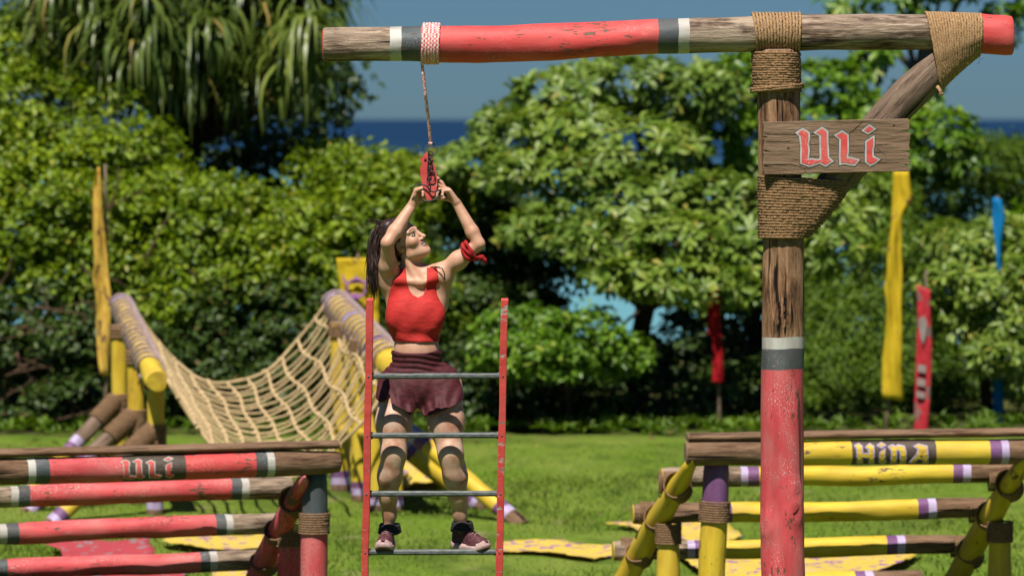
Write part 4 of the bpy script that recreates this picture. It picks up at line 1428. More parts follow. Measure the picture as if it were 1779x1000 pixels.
def net_frames():
    lab = ('yellow log frame with slanting legs holding the left side of the cargo net', 'yellow log frame holding the right side of the cargo net, behind the ladder')
    # left
    root = thing('net_frame', lab[0], 'frame', Vector((LL[1].x, 33, 0)), 'frames holding the cargo net')
    r0 = 0.088
    log('log', [LL[0], (LL[0] + LL[1]) / 2, LL[1]], [r0 * 1.02, r0, r0 * 1.05], [(0.05, S_LAV), (0.96, S_YEL), (1, S_YEL)], root, 5, 0.05, (S_END, S_YEL), sides=22)
    spec = [(207, 570, 690, 33.9, (-110, 240)), (236, 615, 718, 32.9, (-190, 180)), (270, 660, 745, 32.0, (-190, 165))]
    foot = [(30, 872), (44, 888), (84, 908)]
    for (x, y0, yl, d, _), (fx, fy) in zip(spec, foot):
        gy = 207 + 7000 * 3.15 / d
        a, b = P(x, y0, d), P(x, gy + 4, d)
        L = gy - y0
        log('post', [a, b], [0.068, 0.068], [((yl - y0) / L, S_YEL), ((yl + 40 - y0) / L, S_WOODB), (0.80, S_YEL), (0.88, S_PUR), (0.93, S_LAV), (1, S_WOODB)], root, x, 0.04)
        p = P(x, yl, d); q = G(fx, fy); q = Vector((q.x, q.y, -0.03))
        log('leg', [p, q], [0.064, 0.064], [(0.22, S_WOODC), (0.40, S_WOODC), (0.46, S_LAV), (0.54, S_PUR), (0.86, S_YEL), (0.92, S_PUR), (0.97, S_LAV), (1, S_WOODB)], root, x + 1, 0.04)
        lash_log('lashing', p.lerp(q, 0.13), q - p, 0.074, 0.26, 0.011, root)
        lash_log('lashing', P(x, yl + 16, d), (0, 0, 1), 0.08, 0.2, 0.011, root)
        lash_log('lashing', P(x, y0 + 5, d), (0, 0, 1), 0.078, 0.09, 0.01, root)
    # right
    root = thing('net_frame', lab[1], 'frame', Vector((RR[1].x, 33, 0)), 'frames holding the cargo net')
    r0 = 0.115
    log('log', [RR[0], (RR[0] + RR[1]) / 2, RR[1]], [r0 * 0.85, r0, r0 * 1.15], [(0.06, S_LAV), (0.30, S_YEL), (0.34, S_LAV), (0.66, S_YEL), (0.71, S_PUR), (0.74, S_LAV), (1, S_YEL)], root, 6, 0.05, (S_END, S_YEL), sides=22)
    for (x, y0, d, r) in ((592, 560, 34.1, 0.085), (626, 590, 33.2, 0.075), (652, 620, 32.4, 0.075), (690, 640, 32.35, 0.05)):
        gy = 207 + 7000 * 3.15 / d
        a, b = P(x, y0, d), P(x, gy + 4, d)
        log('post', [a, b], [r, r], [(0.86, S_YEL), (0.90, S_PUR), (0.94, S_LAV), (1, S_WOODB)], root, x, 0.04)
        lash_log('lashing', a.lerp(b, 0.04), (0, 0, 1), r + 0.01, 0.1, 0.01, root)
    for (x0, y0, d0, x1, y1) in ((655, 700, 32.4, 908, 908), (648, 735, 32.6, 838, 880), (640, 690, 33.6, 846, 872)):
        p, q = P(x0, y0, d0), G(x1, y1)
        q = Vector((q.x, q.y, -0.03))
        log('leg', [p, q], [0.068, 0.068], [(0.12, S_WOODC), (0.30, S_LAV), (0.36, S_PUR), (0.84, S_YEL), (0.88, S_PUR), (0.92, S_LAV), (1, S_WOODB)], root, x1, 0.04)
        lash_log('lashing', p.lerp(q, 0.06), q - p, 0.08, 0.16, 0.011, root)
    m = P(592, 748, 34.1); n = P(626, 752, 33.2)
    log('crosspiece', [m, n, P(652, 758, 32.4)], [0.04, 0.04, 0.04], [(1, S_YEL)], root, 8, 0.04)


net_frames()


def cargo_net():
    mid = (LL[0] + LL[1] + RR[0] + RR[1]) / 4
    root = thing('cargo_net', 'sagging tan rope cargo net slung between the yellow log frames', 'net', Vector((mid.x, mid.y, 0.3)))
    far_top, near_top = 0.0, 1.0

    def pt(u, v):
        a = LL[0].lerp(LL[1], v) + Vector((0.075, 0, 0.03)); b = RR[0].lerp(RR[1], v) + Vector((-0.085, 0, 0.03))
        p = a.lerp(b, u)
        sag = lerp(0.72, 0.80, v)
        k = 1.35
        sh = (math.cosh(k) - math.cosh(k * (2 * u - 1))) / (math.cosh(k) - 1)
        p.z -= sag * sh
        p.y -= 0.04 * math.sin(u * 9) * v
        p += Vector((0.012 * math.sin(7 * v + 13 * u), 0, 0.010 * math.sin(11 * u + 5 * v)))
        return p
    nv, nu = 21, 11
    for j in range(nv):
        v = (j / (nv - 1)) ** 0.92
        mb = MB()
        pts = [pt(u, v + 0.012 * math.sin(u * 20 + j * 2)) for u in np.linspace(0, 1, 44)]
        # end turned over the log
        mb.tube(pts, [0.0098 * rnd.uniform(0.92, 1.08) * (1.5 if j in (0, nv - 1) else 1) for _ in pts], 6)
        mb.build('rope', NETROPE, root)
    for i in range(nu):
        u = (i + 0.5) / nu
        mb = MB()
        pts = [pt(u + 0.010 * math.sin(v * 16 + i), v) + Vector((0, 0, 0.012)) for v in np.linspace(0, 1, 40)]
        mb.tube(pts, [0.0115 * rnd.uniform(0.92, 1.08) for _ in pts], 6)
        mb.build('rope', NETROPE, root)
    mb = MB()
    for j in range(nv):
        for i in range(nu):
            v = (j / (nv - 1)) ** 0.92; u = (i + 0.5) / nu
            mb.ball(pt(u, v) + Vector((0, 0, 0.004)), (0.02, 0.02, 0.017), seg=7, rings=5)
    tag(mb.build('knots', NETROPE, root), None, None, kind='stuff')
    # rope wound along both logs
    for (A, B, R) in ((LL[0], LL[1], 0.092), (RR[0], RR[1], 0.122)):
        ax = (B - A).normalized()
        s1 = ax.cross(Vector((0, 0, 1))).normalized(); s2 = s1.cross(ax)
        mb = MB()
        pts = []
        turns = 17
        for k in range(turns * 20):
            t = k / (turns * 20)
            a = t * turns * 2 * math.pi
            pts.append(A.lerp(B, 0.02 + 0.86 * t) + (s1 * math.cos(a) + s2 * math.sin(a)) * (R + 0.012 + (0.012 if R > 0.1 else 0) * (t - 0.3)))
        mb.tube(pts, 0.012, 6)
        mb.build('rope', simple('faded_lilac_rope', (0.34, 0.25, 0.30), (0.52, 0.40, 0.36), 30, 0.9, bmp=0.4, spec=0.1), root)


cargo_net()


# ------------------------------------------------------------------ flags
def cloth_mat(name, c1, c2, c3=None, sc=9, thr=0.56):
    if name in MATS: return MATS[name]
    m, nt, bs = nodes(name)
    n = noise_tex(nt, coords(nt, (1, 1, 1)), sc, 4, 0.65)
    st = [(thr, c1), (thr + 0.04, c2)]
    if c3: st = [(0.40, c3), (0.44, c1)] + st
    nt.links.new(ramp(nt, n, st), bs.inputs['Base Color'])
    bs.inputs['Roughness'].default_value = 0.85
    bs.inputs['Specular IOR Level'].default_value = 0.1
    tr = nt.nodes.new('ShaderNodeBsdfTranslucent')
    nt.links.new(ramp(nt, n, st), tr.inputs['Color'])
    ms = nt.nodes.new('ShaderNodeMixShader'); ms.inputs[0].default_value = 0.25
    nt.links.new(bs.outputs[0], ms.inputs[1]); nt.links.new(tr.outputs[0], ms.inputs[2])
    nt.links.new(ms.outputs[0], nt.nodes['Material Output'].inputs[0])
    MATS[name] = m
    return m


def flag(label, d, left, right, material, pole, group='narrow flags before the trees', cat='flag', fold=0.05):
    """left/right: edge outlines [(x,y)...] top to bottom; pole (x top, y top, x bottom)"""
    mx = P(pole[0], 700, d)
    root = thing('flag', label, cat, Vector((mx.x, d, 0)), group)
    nrow, ncol = 40, 9
    ly = [p[1] for p in left]; ry = [p[1] for p in right]
    vs = []
    for i in range(nrow + 1):
        t = i / nrow
        yl = lerp(ly[0], ly[-1], t); yr = lerp(ry[0], ry[-1], t)
        xl = np.interp(yl, ly, [p[0] for p in left]); xr = np.interp(yr, ry, [p[0] for p in right])
        for k in range(ncol + 1):
            s = k / ncol
            x, y = lerp(xl, xr, s), lerp(yl, yr, s)
            dp = d - 0.02 + fold * (math.sin(s * 5 + t * 9) * 0.4 + math.sin(s * 9 - t * 15) * 0.3) + rnd.gauss(0, 0.006)
            vs.append(P(x, y, dp))
    fs = [(i * (ncol + 1) + k, i * (ncol + 1) + k + 1, (i + 1) * (ncol + 1) + k + 1, (i + 1) * (ncol + 1) + k) for i in range(nrow) for k in range(ncol)]
    mb = MB(); mb.add(vs, fs)
    o = mb.build('flag_cloth', material, root)
    so = o.modifiers.new('thickness', 'SOLIDIFY'); so.thickness = 0.003
    mb = MB()
    top = P(pole[0], pole[1], d + 0.06); bot = P(pole[2], 700, d + 0.06); bot.z = -0.1
    limb(mb, bot, top, 0.022, 0.014, 9, 0.006)
    mb.build('pole', TWIG, root)
    return root


YCL = cloth_mat('yellow_cloth', (0.78, 0.55, 0.03), (0.26, 0.12, 0.10), None, 7, 0.64)
YCLW = cloth_mat('stained_yellow_cloth', (0.84, 0.55, 0.10), (0.30, 0.15, 0.09), (0.74, 0.42, 0.08), 9, 0.57)
RCL = cloth_mat('red_cloth', (0.68, 0.05, 0.07), (0.33, 0.22, 0.20), None, 6, 0.56)
RCLD = cloth_mat('crimson_cloth', (0.42, 0.012, 0.02), (0.30, 0.01, 0.015), None, 8, 0.6)
BCL = cloth_mat('blue_cloth', (0.012, 0.26, 0.62), (0.02, 0.18, 0.42), None, 8, 0.6)
YPRINT = cloth_mat('printed_yellow_cloth', (0.88, 0.66, 0.11), (0.46, 0.22, 0.44), (0.88, 0.60, 0.26), 8, 0.56)
RPRINT = cloth_mat('printed_red_cloth', (0.60, 0.09, 0.11), (0.33, 0.34, 0.36), None, 8, 0.56)

flag('tall torn yellow flag hanging below the name board', 39.5, [(1552,296),(1549,380),(1542,430),(1541,470),(1536,500),(1541,530),(1538,580),(1533,620),(1532,690)], [(1578,296),(1583,330),(1587,350),(1567,372),(1566,430),(1568,470),(1566,540),(1567,600),(1566,640),(1569,696)], YCL, (1556, 285, 1537))
flag('narrow red flag printed in grey right of the yellow flag', 39.8, [(1592,494),(1594,540),(1592,600),(1589,680),(1588,760)], [(1616,503),(1617,560),(1619,600),(1616,680),(1611,760)], RCL, (1609, 468, 1601), fold=0.008)
_f = [o for o in bpy.data.objects if o.get('category') == 'flag'][-1]
GPR = simple('grey_print', (0.30, 0.24, 0.23), (0.38, 0.31, 0.29), 30, 0.85, bmp=0)
for _p in ([(1595,632),(1609,635),(1608,648),(1594,645)], [(1594,656),(1608,659),(1607,672),(1593,669)], [(1593,678),(1606,681),(1605,692),(1592,689)],
           [(1598,552),(1606,548),(1611,560),(1609,580),(1604,598),(1599,585),(1597,570)]):
    letter_mesh('print_bar', _p, lambda x, y, z: P(x, y, 39.752 - z), 0, 0.003, GPR, _f)
flag('twisted blue flag half hidden by the shrub on the far right', 41.5, [(1725,342),(1723,380),(1730,430),(1732,480),(1713,538),(1728,600),(1725,640),(1725,700),(1724,760)], [(1739,345),(1747,378),(1738,430),(1741,480),(1740,540),(1741,600),(1743,690),(1745,720),(1744,760)], BCL, (1733, 340, 1735))
flag('dark crimson flag hanging in the shade left of the tall post', 40.5, [(1234,500),(1228,540),(1230,580),(1238,590),(1238,640),(1237,664)], [(1252,500),(1250,540),(1253,580),(1256,620),(1258,666)], RCLD, (1246, 490, 1251))
flag('tall ragged yellow flag standing at the left above the net frame', 36.2, [(169,290),(162,330),(161,400),(164,460),(160,480),(167,520),(167,560),(168,600),(170,625),(174,650)], [(173,290),(178,330),(180,380),(186,440),(189,480),(194,520),(192,560),(191,600),(191,630),(188,652)], YCLW, (183, 285, 186), fold=0.05)
bn = flag('broad yellow banner with a purple turtle print behind the right net log', 36.6, [(584,448),(590,500),(594,560),(598,680)], [(656,448),(657,500),(658,560),(660,680)], YCL, (622, 440, 622), 'narrow flags before the trees', 'banner', 0.03)
# its purple print: ring, head and fins as flat pieces on the cloth
prt = simple('purple_print', (0.36, 0.14, 0.40), (0.42, 0.18, 0.46), 10, 0.85, bmp=0)
mb = MB()
cc = P(619, 501, 36.52)
ring = [cc + Vector((math.cos(a) * 0.085, 0, math.sin(a) * 0.085)) for a in np.linspace(0, 6.283, 22, endpoint=False)]
mb.tube(ring, 0.010, 5, True)
mb.build('print_ring', prt, bn)
for poly in ([(608,492),(630,492),(624,486),(619,478),(613,486)], [(608,512),(616,509),(628,511),(622,521),(617,524)], [(594,474),(600,486),(607,492),(604,496),(596,488)], [(642,476),(634,488),(630,493),(634,496),(641,488)]):
    letter_mesh('print_fin', poly, lambda x, y, z: P(x, y, 36.53 - z), 0, 0.004, prt, bn)


def ragged_cloth(label, outline, material, group='painted flags lying on the grass', h=0.03):
    """a flag dropped on the grass: outline in photo pixels"""
    import bmesh
    pts = [G(x, y) for x, y in outline]
    c = sum(pts, Vector()) / len(pts)
    bm = bmesh.new()
    f = bm.faces.new([bm.verts.new((p.x - c.x, p.y - c.y, 0)) for p in pts])
    f.normal_update()
    bmesh.ops.triangulate(bm, faces=[f])
    for ax in (0, 1):
        lo = min(v.co[ax] for v in bm.verts); hi = max(v.co[ax] for v in bm.verts)
        no = (1, 0, 0) if ax == 0 else (0, 1, 0)
        k = lo + 0.1
        while k < hi:
            bmesh.ops.bisect_plane(bm, geom=bm.verts[:] + bm.edges[:] + bm.faces[:], plane_co=(k if ax == 0 else 0, k if ax else 0, 0), plane_no=no)
            k += 0.1
    for v in bm.verts:
        v.co.z = 0.035 + h * (0.5 + 0.3 * math.sin(v.co.x * 9 + c.x * 7) + 0.25 * math.sin(v.co.y * 7 + v.co.x * 4) + rnd.gauss(0, 0.12))
    bmesh.ops.recalc_face_normals(bm, faces=bm.faces[:])
    me = bpy.data.meshes.new('dropped_flag'); bm.to_mesh(me); bm.free()
    me.materials.append(material)
    me.polygons.foreach_set('use_smooth', [True] * len(me.polygons))
    o = bpy.data.objects.new('dropped_flag', me); COL.objects.link(o)
    o.location = (c.x, c.y, 0)
    so = o.modifiers.new('thickness', 'SOLIDIFY'); so.thickness = 0.004
    tag(o, label, 'flag', group)


ragged_cloth('yellow flag lying on the grass just right of the ladder foot', [(862,953),(900,950),(960,952),(1000,954),(1040,957),(1095,953),(1090,964),(1060,974),(1030,980),(985,976),(940,970),(900,968),(862,967)], YPRINT)
ragged_cloth('yellow printed flag lying on the grass behind the left legs of the HINA hurdle', [(1050,918),(1080,915),(1130,914),(1200,913),(1262,912),(1270,926),(1290,940),(1268,950),(1210,950),(1160,948),(1118,938),(1100,924)], YPRINT)
ragged_cloth('large yellow printed flag on the grass below the HINA hurdle', [(1170,970),(1230,966),(1330,968),(1420,966),(1530,962),(1600,968),(1570,990),(1480,1012),(1330,1020),(1230,1010),(1200,995)], YPRINT)
ragged_cloth('red and grey flag lying on the grass behind the ULI hurdle', [(78,952),(110,950),(170,948),(220,945),(262,945),(258,955),(270,970),(240,990),(160,995),(110,985),(104,964),(80,958)], RPRINT)
ragged_cloth('red and grey flag on the grass under the lowest ULI rail', [(120,1004),(180,998),(250,995),(310,994),(330,1004),(300,1030),(200,1040),(130,1030)], RPRINT)
ragged_cloth('yellow flag spread on the grass behind the right end of the ULI hurdle', [(280,948),(310,942),(370,941),(430,938),(468,936),(470,962),(400,965),(340,962),(318,957),(292,953)], YPRINT)
ragged_cloth('yellow flag edge on the grass below the right end of the ULI rails', [(364,992),(400,990),(455,990),(460,1020),(390,1030),(370,1010)], YPRINT)
ragged_cloth('pale yellow flag lying between the right net frame legs', [(690,820),(720,806),(752,818),(775,838),(800,850),(760,856),(710,856),(690,848)], YPRINT, h=0.12)
ragged_cloth('pale yellow flag crumpled behind the ladder foot', [(604,806),(622,800),(640,806),(648,830),(640,850),(612,842)], YPRINT, h=0.14)

# ------------------------------------------------------------------ the climber
class Vol:
    """signed distance grid with soft unions, meshed by surface nets"""
    def __init__(self, lo, hi, h):
        self.h = h; self.lo = np.array(lo, float)
        self.n = np.ceil((np.array(hi) - self.lo) / h).astype(int) + 1
        self.a = np.full(self.n, 0.6, np.float32)

    def grid(self, lo, hi):
        i0 = np.clip(np.floor((np.array(lo) - self.lo) / self.h).astype(int), 0, self.n)
        i1 = np.clip(np.ceil((np.array(hi) - self.lo) / self.h).astype(int) + 1, 0, self.n)
        ax = [(np.arange(i0[k], i1[k]) * self.h + self.lo[k]).astype(np.float32) for k in range(3)]
        X = np.meshgrid(*ax, indexing='ij', sparse=True)
        return tuple(slice(i0[k], i1[k]) for k in range(3)), X

    def comb(self, sl, d, k, op):
        a = self.a[sl]
        if op == 'sub':
            b = -d
            hh = np.maximum(k - np.abs(a - b), 0) / max(k, 1e-6)
            self.a[sl] = np.maximum(a, b) + hh * hh * k * 0.25
        else:
            hh = np.maximum(k - np.abs(a - d), 0) / max(k, 1e-6)
            self.a[sl] = np.minimum(a, d) - hh * hh * k * 0.25

    def cone(self, p, q, r0, r1, k=0.02, op='add'):
        p, q = np.array(p, float), np.array(q, float)
        m = max(r0, r1) + k + 0.02
        sl, (X, Y, Z) = self.grid(np.minimum(p, q) - m, np.maximum(p, q) + m)
        ab = q - p; L2 = max(1e-9, ab @ ab)
        t = np.clip(((X - p[0]) * ab[0] + (Y - p[1]) * ab[1] + (Z - p[2]) * ab[2]) / L2, 0, 1)
        d = np.sqrt((X - p[0] - t * ab[0]) ** 2 + (Y - p[1] - t * ab[1]) ** 2 + (Z - p[2] - t * ab[2]) ** 2) - (r0 + (r1 - r0) * t)
        self.comb(sl, d.astype(np.float32), k, op)

    def chain(self, pts, rs, k=0.02):
        for i in range(len(pts) - 1): self.cone(pts[i], pts[i + 1], rs[i], rs[i + 1], k)

    def ell(self, c, r, k=0.03, op='add', M=None):
        c, r = np.array(c, float), np.array(r, float)
        m = max(r) + k + 0.02
        sl, (X, Y, Z) = self.grid(c - m, c + m)
        x, y, z = X - c[0], Y - c[1], Z - c[2]
        if M is not None:
            x, y, z = (M[0][0] * x + M[0][1] * y + M[0][2] * z, M[1][0] * x + M[1][1] * y + M[1][2] * z, M[2][0] * x + M[2][1] * y + M[2][2] * z)
        k0 = np.sqrt((x / r[0]) ** 2 + (y / r[1]) ** 2 + (z / r[2]) ** 2)
        k1 = np.sqrt((x / r[0] ** 2) ** 2 + (y / r[1] ** 2) ** 2 + (z / r[2] ** 2) ** 2)
        d = k0 * (k0 - 1) / np.maximum(k1, 1e-6)
        self.comb(sl, d.astype(np.float32), k, op)

    def copy(self):
        o = Vol.__new__(Vol); o.h, o.lo, o.n, o.a = self.h, self.lo, self.n, self.a.copy()
        return o

    def mesh(self):
        a = self.a
        s = a < 0
        c = np.zeros(np.array(a.shape) - 1, np.int8)
        for i in (0, 1):
            for j in (0, 1):
                for k in (0, 1):
                    c += s[i:i + c.shape[0], j:j + c.shape[1], k:k + c.shape[2]]
        act = np.argwhere((c > 0) & (c < 8))
        idx = np.full(c.shape, -1, np.int32)
        idx[tuple(act.T)] = np.arange(len(act))
        cor = np.array([(i, j, k) for i in (0, 1) for j in (0, 1) for k in (0, 1)])
        val = np.stack([a[act[:, 0] + o[0], act[:, 1] + o[1], act[:, 2] + o[2]] for o in cor], 1)
        P_ = np.zeros((len(act), 3)); w = np.zeros(len(act))
        for i in range(8):
            for j in range(i + 1, 8):
                if np.abs(cor[i] - cor[j]).sum() != 1: continue
                va, vb = val[:, i], val[:, j]
                m = (va < 0) != (vb < 0)
                t = np.where(m, va / np.where(m, va - vb, 1), 0)
                P_ += np.where(m[:, None], cor[i] + (cor[j] - cor[i]) * t[:, None], 0); w += m
        V = (act + P_ / w[:, None]) * self.h + self.lo
        quads = []
        for axx in range(3):
            b, cc = (axx + 1) % 3, (axx + 2) % 3
            lo = [slice(None)] * 3; hi = [slice(None)] * 3
            lo[axx] = slice(0, -1); hi[axx] = slice(1, None)
            e = s[tuple(lo)] != s[tuple(hi)]
            q = np.argwhere(e)
            q = q[(q[:, b] > 0) & (q[:, cc] > 0) & (q[:, b] < a.shape[b] - 1) & (q[:, cc] < a.shape[cc] - 1)]
            inside = s[tuple(q.T)]
            ids = []
            for (db, dc) in ((-1, -1), (0, -1), (0, 0), (-1, 0)):
                r = q.copy(); r[:, b] += db; r[:, cc] += dc
                ids.append(idx[tuple(r.T)])
            qd = np.stack(ids, 1)
            qd[~inside] = qd[~inside][:, ::-1]
            quads.append(qd)
        return V, np.concatenate(quads)


def poly_sd(poly, X, Z):
    """signed distance of points to a polygon given in world x,z"""
    d = np.full(X.shape, 1e9); s = np.ones(X.shape)
    n = len(poly)
    for i in range(n):
        ax, az = poly[i]; bx, bz = poly[i - 1]
        ex, ez = bx - ax, bz - az
        wx, wz = X - ax, Z - az
        t = np.clip((wx * ex + wz * ez) / (ex * ex + ez * ez), 0, 1)
        d = np.minimum(d, (wx - ex * t) ** 2 + (wz - ez * t) ** 2)
        c1 = Z >= az; c2 = Z < bz; c3 = ex * wz > ez * wx
        s = np.where((c1 & c2 & c3) | (~c1 & ~c2 & ~c3), -s, s)
    return s * np.sqrt(d)


def person():
    W = lambda x, y, dy: np.array(P(x, y, 20 + dy))
    root = thing('person', 'woman in red crop top and maroon shorts on the ladder reaching up with both hands', 'person', P(738, 955, 20.12))
    # ---- skin material with dusty legs
    m, nt, bs = nodes('skin')
    geo = nt.nodes.new('ShaderNodeNewGeometry')
    def nz(sc, det=4):
        t = N(nt, 'ShaderNodeTexNoise', inp={'Scale': sc, 'Detail': det, 'Roughness': 0.6}); nt.links.new(geo.outputs['Position'], t.inputs['Vector']); return t.outputs['Fac']
    sep = nt.nodes.new('ShaderNodeSeparateXYZ'); nt.links.new(geo.outputs['Position'], sep.inputs[0])
    legz = N(nt, 'ShaderNodeMapRange', inp={1: 1.83, 2: 1.72, 3: 0.0, 4: 1.0}); nt.links.new(sep.outputs['Z'], legz.inputs[0])
    base = ramp(nt, nz(16, 6), [(0.32, (0.56, 0.285, 0.18)), (0.5, (0.67, 0.37, 0.245)), (0.68, (0.73, 0.43, 0.30))])
    dirt = ramp(nt, nz(13, 5), [(0.38, (0.46, 0.22, 0.135)), (0.5, (0.60, 0.36, 0.25)), (0.66, (0.66, 0.47, 0.36))])
    c = mix(nt, legz.outputs[0], base, dirt)
    nt.links.new(c, bs.inputs['Base Color'])
    bs.inputs['Roughness'].default_value = 0.5
    bs.inputs['Specular IOR Level'].default_value = 0.35
    bs.inputs['Subsurface Weight'].default_value = 0.12
    bs.inputs['Subsurface Radius'].default_value = (0.02, 0.008, 0.004)
    bs.inputs['Subsurface Scale'].default_value = 0.5
    bump(nt, bs, nz(90, 4), 0.12, 0.003)
    SKIN = m
    LIP = simple('lips', (0.46, 0.17, 0.14), (0.52, 0.21, 0.17), 40, 0.4, bmp=0)
    HAIRM = simple('dark_hair', (0.014, 0.006, 0.005), (0.065, 0.026, 0.017), 60, 0.45, (1, 1, 0.12), 0.5, 0.004, 0.5)
    TOPM = simple('red_jersey', (0.50, 0.022, 0.02), (0.62, 0.035, 0.03), 24, 0.75, (1, 1, 2.2), 0.25, 0.012, 0.25)
    SHORTM = simple('maroon_cloth', (0.055, 0.008, 0.013), (0.105, 0.015, 0.022), 30, 0.7, (1, 1, 1.6), 0.35, 0.012, 0.3)

    # ---- head frame
    f = np.array((0.78, -0.44, 0.45)); f /= np.linalg.norm(f)
    u = np.array((-0.52, -0.06, 0.85)); u -= f * (u @ f); u /= np.linalg.norm(u)
    sd = np.cross(f, u)                       # towards the camera
    HM = np.array((f, u, sd))
    hc = W(703, 418, 0.195)
    H = lambda a, b, c: hc + f * a + u * b + sd * c

    lo = W(618, 966, 0)[0], 19.72, W(600, 975, 0)[2]
    hi = W(862, 966, 0)[0], 20.45, W(600, 300, 0)[2]
    B = Vol(lo, hi, 0.0033)
    px = 1 / 350.0
    # torso
    B.ell(W(728, 668, 0.20), (0.172, 0.112, 0.11), 0.04)
    B.ell(W(724, 608, 0.185), (0.114, 0.092, 0.13), 0.06)
    B.ell(W(720, 552, 0.20), (0.136, 0.096, 0.13), 0.05)
    B.ell(W(720, 505, 0.21), (0.135, 0.082, 0.10), 0.05)
    B.ell(W(698, 548, 0.130), (0.058, 0.030, 0.060), 0.08)
    B.ell(W(748, 548, 0.130), (0.058, 0.030, 0.060), 0.08)
    B.ell(W(705, 690, 0.27), (0.085, 0.085, 0.09), 0.05)
    B.ell(W(755, 690, 0.27), (0.085, 0.085, 0.09), 0.05)
    # shoulders and collar bones
    B.cone(W(716, 478, 0.22), W(680, 484, 0.21), 0.046, 0.056, 0.05)
    B.cone(W(716, 478, 0.22), W(762, 476, 0.19), 0.046, 0.054, 0.05)
    B.cone(W(726, 491, 0.128), W(690, 486, 0.14), 0.012, 0.010, 0.03)
    B.cone(W(734, 491, 0.128), W(758, 482, 0.14), 0.012, 0.010, 0.03)
    # neck
    B.cone(W(718, 486, 0.215), H(-0.022, -0.075, 0), 0.050, 0.046, 0.035)
    B.cone(W(727, 488, 0.14), H(-0.02, -0.06, 0.055), 0.010, 0.014, 0.03)
    T = B.copy()                                # torso + neck without limbs, for the clothes
    # legs
    legs = (((694, 672, .20), (684, 735, .135), (684, 788, 0.078), (677, 828, .105), (674, 862, .14), (677, 893, .165)),
            ((770, 672, .20), (775, 735, .135), (783, 788, 0.078), (791, 828, .105), (796, 862, .14), (799, 893, .165)))
    for lg in legs:
        q = [W(*p) for p in lg]
        B.chain(q, [0.098, 0.088, 0.058, 0.056, 0.042, 0.034], 0.035)
        T.chain(q[:3], [0.098, 0.088, 0.062], 0.035)
        B.ell(q[2] + np.array((0, -0.022, 0.0)), (0.042, 0.032, 0.05), 0.04)
        B.ell(q[2] + np.array((0.0, -0.024, -0.075)), (0.028, 0.016, 0.035), 0.05)
        B.ell(q[3] + np.array((0, 0.035, 0.03)), (0.052, 0.045, 0.10), 0.03)
    # feet stubs inside the shoes
    B.cone(W(677, 893, .165), W(673, 930, .175), 0.034, 0.024, 0.02)
    B.cone(W(799, 893, .165), W(806, 930, .175), 0.034, 0.024, 0.02)
    # arms
    Ls, Le, Lw = W(676, 488, .20), W(673, 422, .065), W(716, 357, .165)
    Rs, Re, Rw = W(768, 474, .19), W(832, 424, .125), W(794, 354, .16)
    mid = lambda a, b, t: a + (b - a) * t
    B.chain([Ls, mid(Ls, Le, 0.4), Le], [0.050, 0.043, 0.031], 0.03)
    B.chain([Le, mid(Le, Lw, 0.3), Lw], [0.031, 0.036, 0.0245], 0.012)
    B.chain([Rs, mid(Rs, Re, 0.45), Re], [0.045, 0.042, 0.030], 0.03)
    B.chain([Re, mid(Re, Rw, 0.3), Rw], [0.030, 0.034, 0.0235], 0.012)
    B.cone(W(690, 540, .22), W(672, 480, .20), 0.036, 0.040, 0.04)
    B.cone(W(764, 530, .22), W(770, 485, .19), 0.04, 0.042, 0.05)

    # hands
    def hand(wrist, dirv, palm, toward, fingers, thumb):
        """dirv: wrist to knuckles, palm: the way fingers curl, toward: index -> little finger"""
        d = np.array(dirv, float); d /= np.linalg.norm(d)
        pn = np.array(palm, float); pn -= d * (pn @ d); pn /= np.linalg.norm(pn)
        lt = np.cross(d, pn)
        if lt @ np.array(toward) < 0: lt = -lt
        lens = ((0.042, 0.026, 0.020), (0.046, 0.029, 0.021), (0.043, 0.027, 0.020), (0.034, 0.021, 0.018))
        offs = (-0.028, -0.009, 0.010, 0.027); pl = (0.080, 0.083, 0.078, 0.070)
        tips = []
        for i in range(4):
            k = wrist + d * pl[i] + lt * offs[i]
            B.cone(wrist + lt * offs[i] * 0.55 + d * 0.005, k, 0.0155, 0.0118, 0.012)
            ang = 0; p = k
            cs, sp = fingers[i]
            r = 0.0094 if i < 3 else 0.0082
            for j in range(3):
                ang += cs[j]
                v = d * math.cos(ang) + pn * math.sin(ang) + lt * sp
                q = p + v / np.linalg.norm(v) * lens[i][j]
                B.cone(p, q, r * (1.06 - 0.08 * j), r * (0.98 - 0.08 * j), 0.004)
                p = q
            tips.append(p)
        a = wrist + d * 0.022 - lt * 0.020 + pn * 0.006
        p = a
        for j, (t, L) in enumerate(zip(thumb, (0.045, 0.032, 0.026))):
            v = d * t[0] + pn * t[1] - lt * t[2]
            q = p + v / np.linalg.norm(v) * L
            B.cone(p, q, (0.0145, 0.011, 0.0098)[j], (0.0115, 0.0098, 0.0082)[j], 0.008)
            p = q
        return tips

    cam_ = np.array((0.2, -1, 0.0))
    tl = hand(Lw + np.array((0.004, 0, 0.006)), (0.36, 0.0, 0.93), (0.86, -0.42, -0.3), (-0.5, -0.9, 0),
         (((0.5, 0.9, 0.5), -0.1), ((0.75, 1.0, 0.6), 0.0), ((0.9, 1.15, 0.6), 0.05), ((1.0, 1.2, 0.6), 0.12)), ((0.8, 0.5, 0.35), (0.75, 0.75, 0.1), (0.6, 0.9, 0.0)))
    tr = hand(Rw + np.array((-0.004, 0, 0.006)), (-0.56, -0.05, 0.83), (-0.80, -0.25, -0.5), (0.35, -0.9, 0.2),
         (((-0.1, 0.25, 0.15), -0.15), ((0.55, 0.5, 0.3), 0.0), ((0.95, 1.0, 0.6), 0.05), ((1.05, 1.2, 0.6), 0.12)), ((0.7, 0.6, 0.4), (0.6, 0.85, 0.1), (0.45, 0.95, 0.0)))

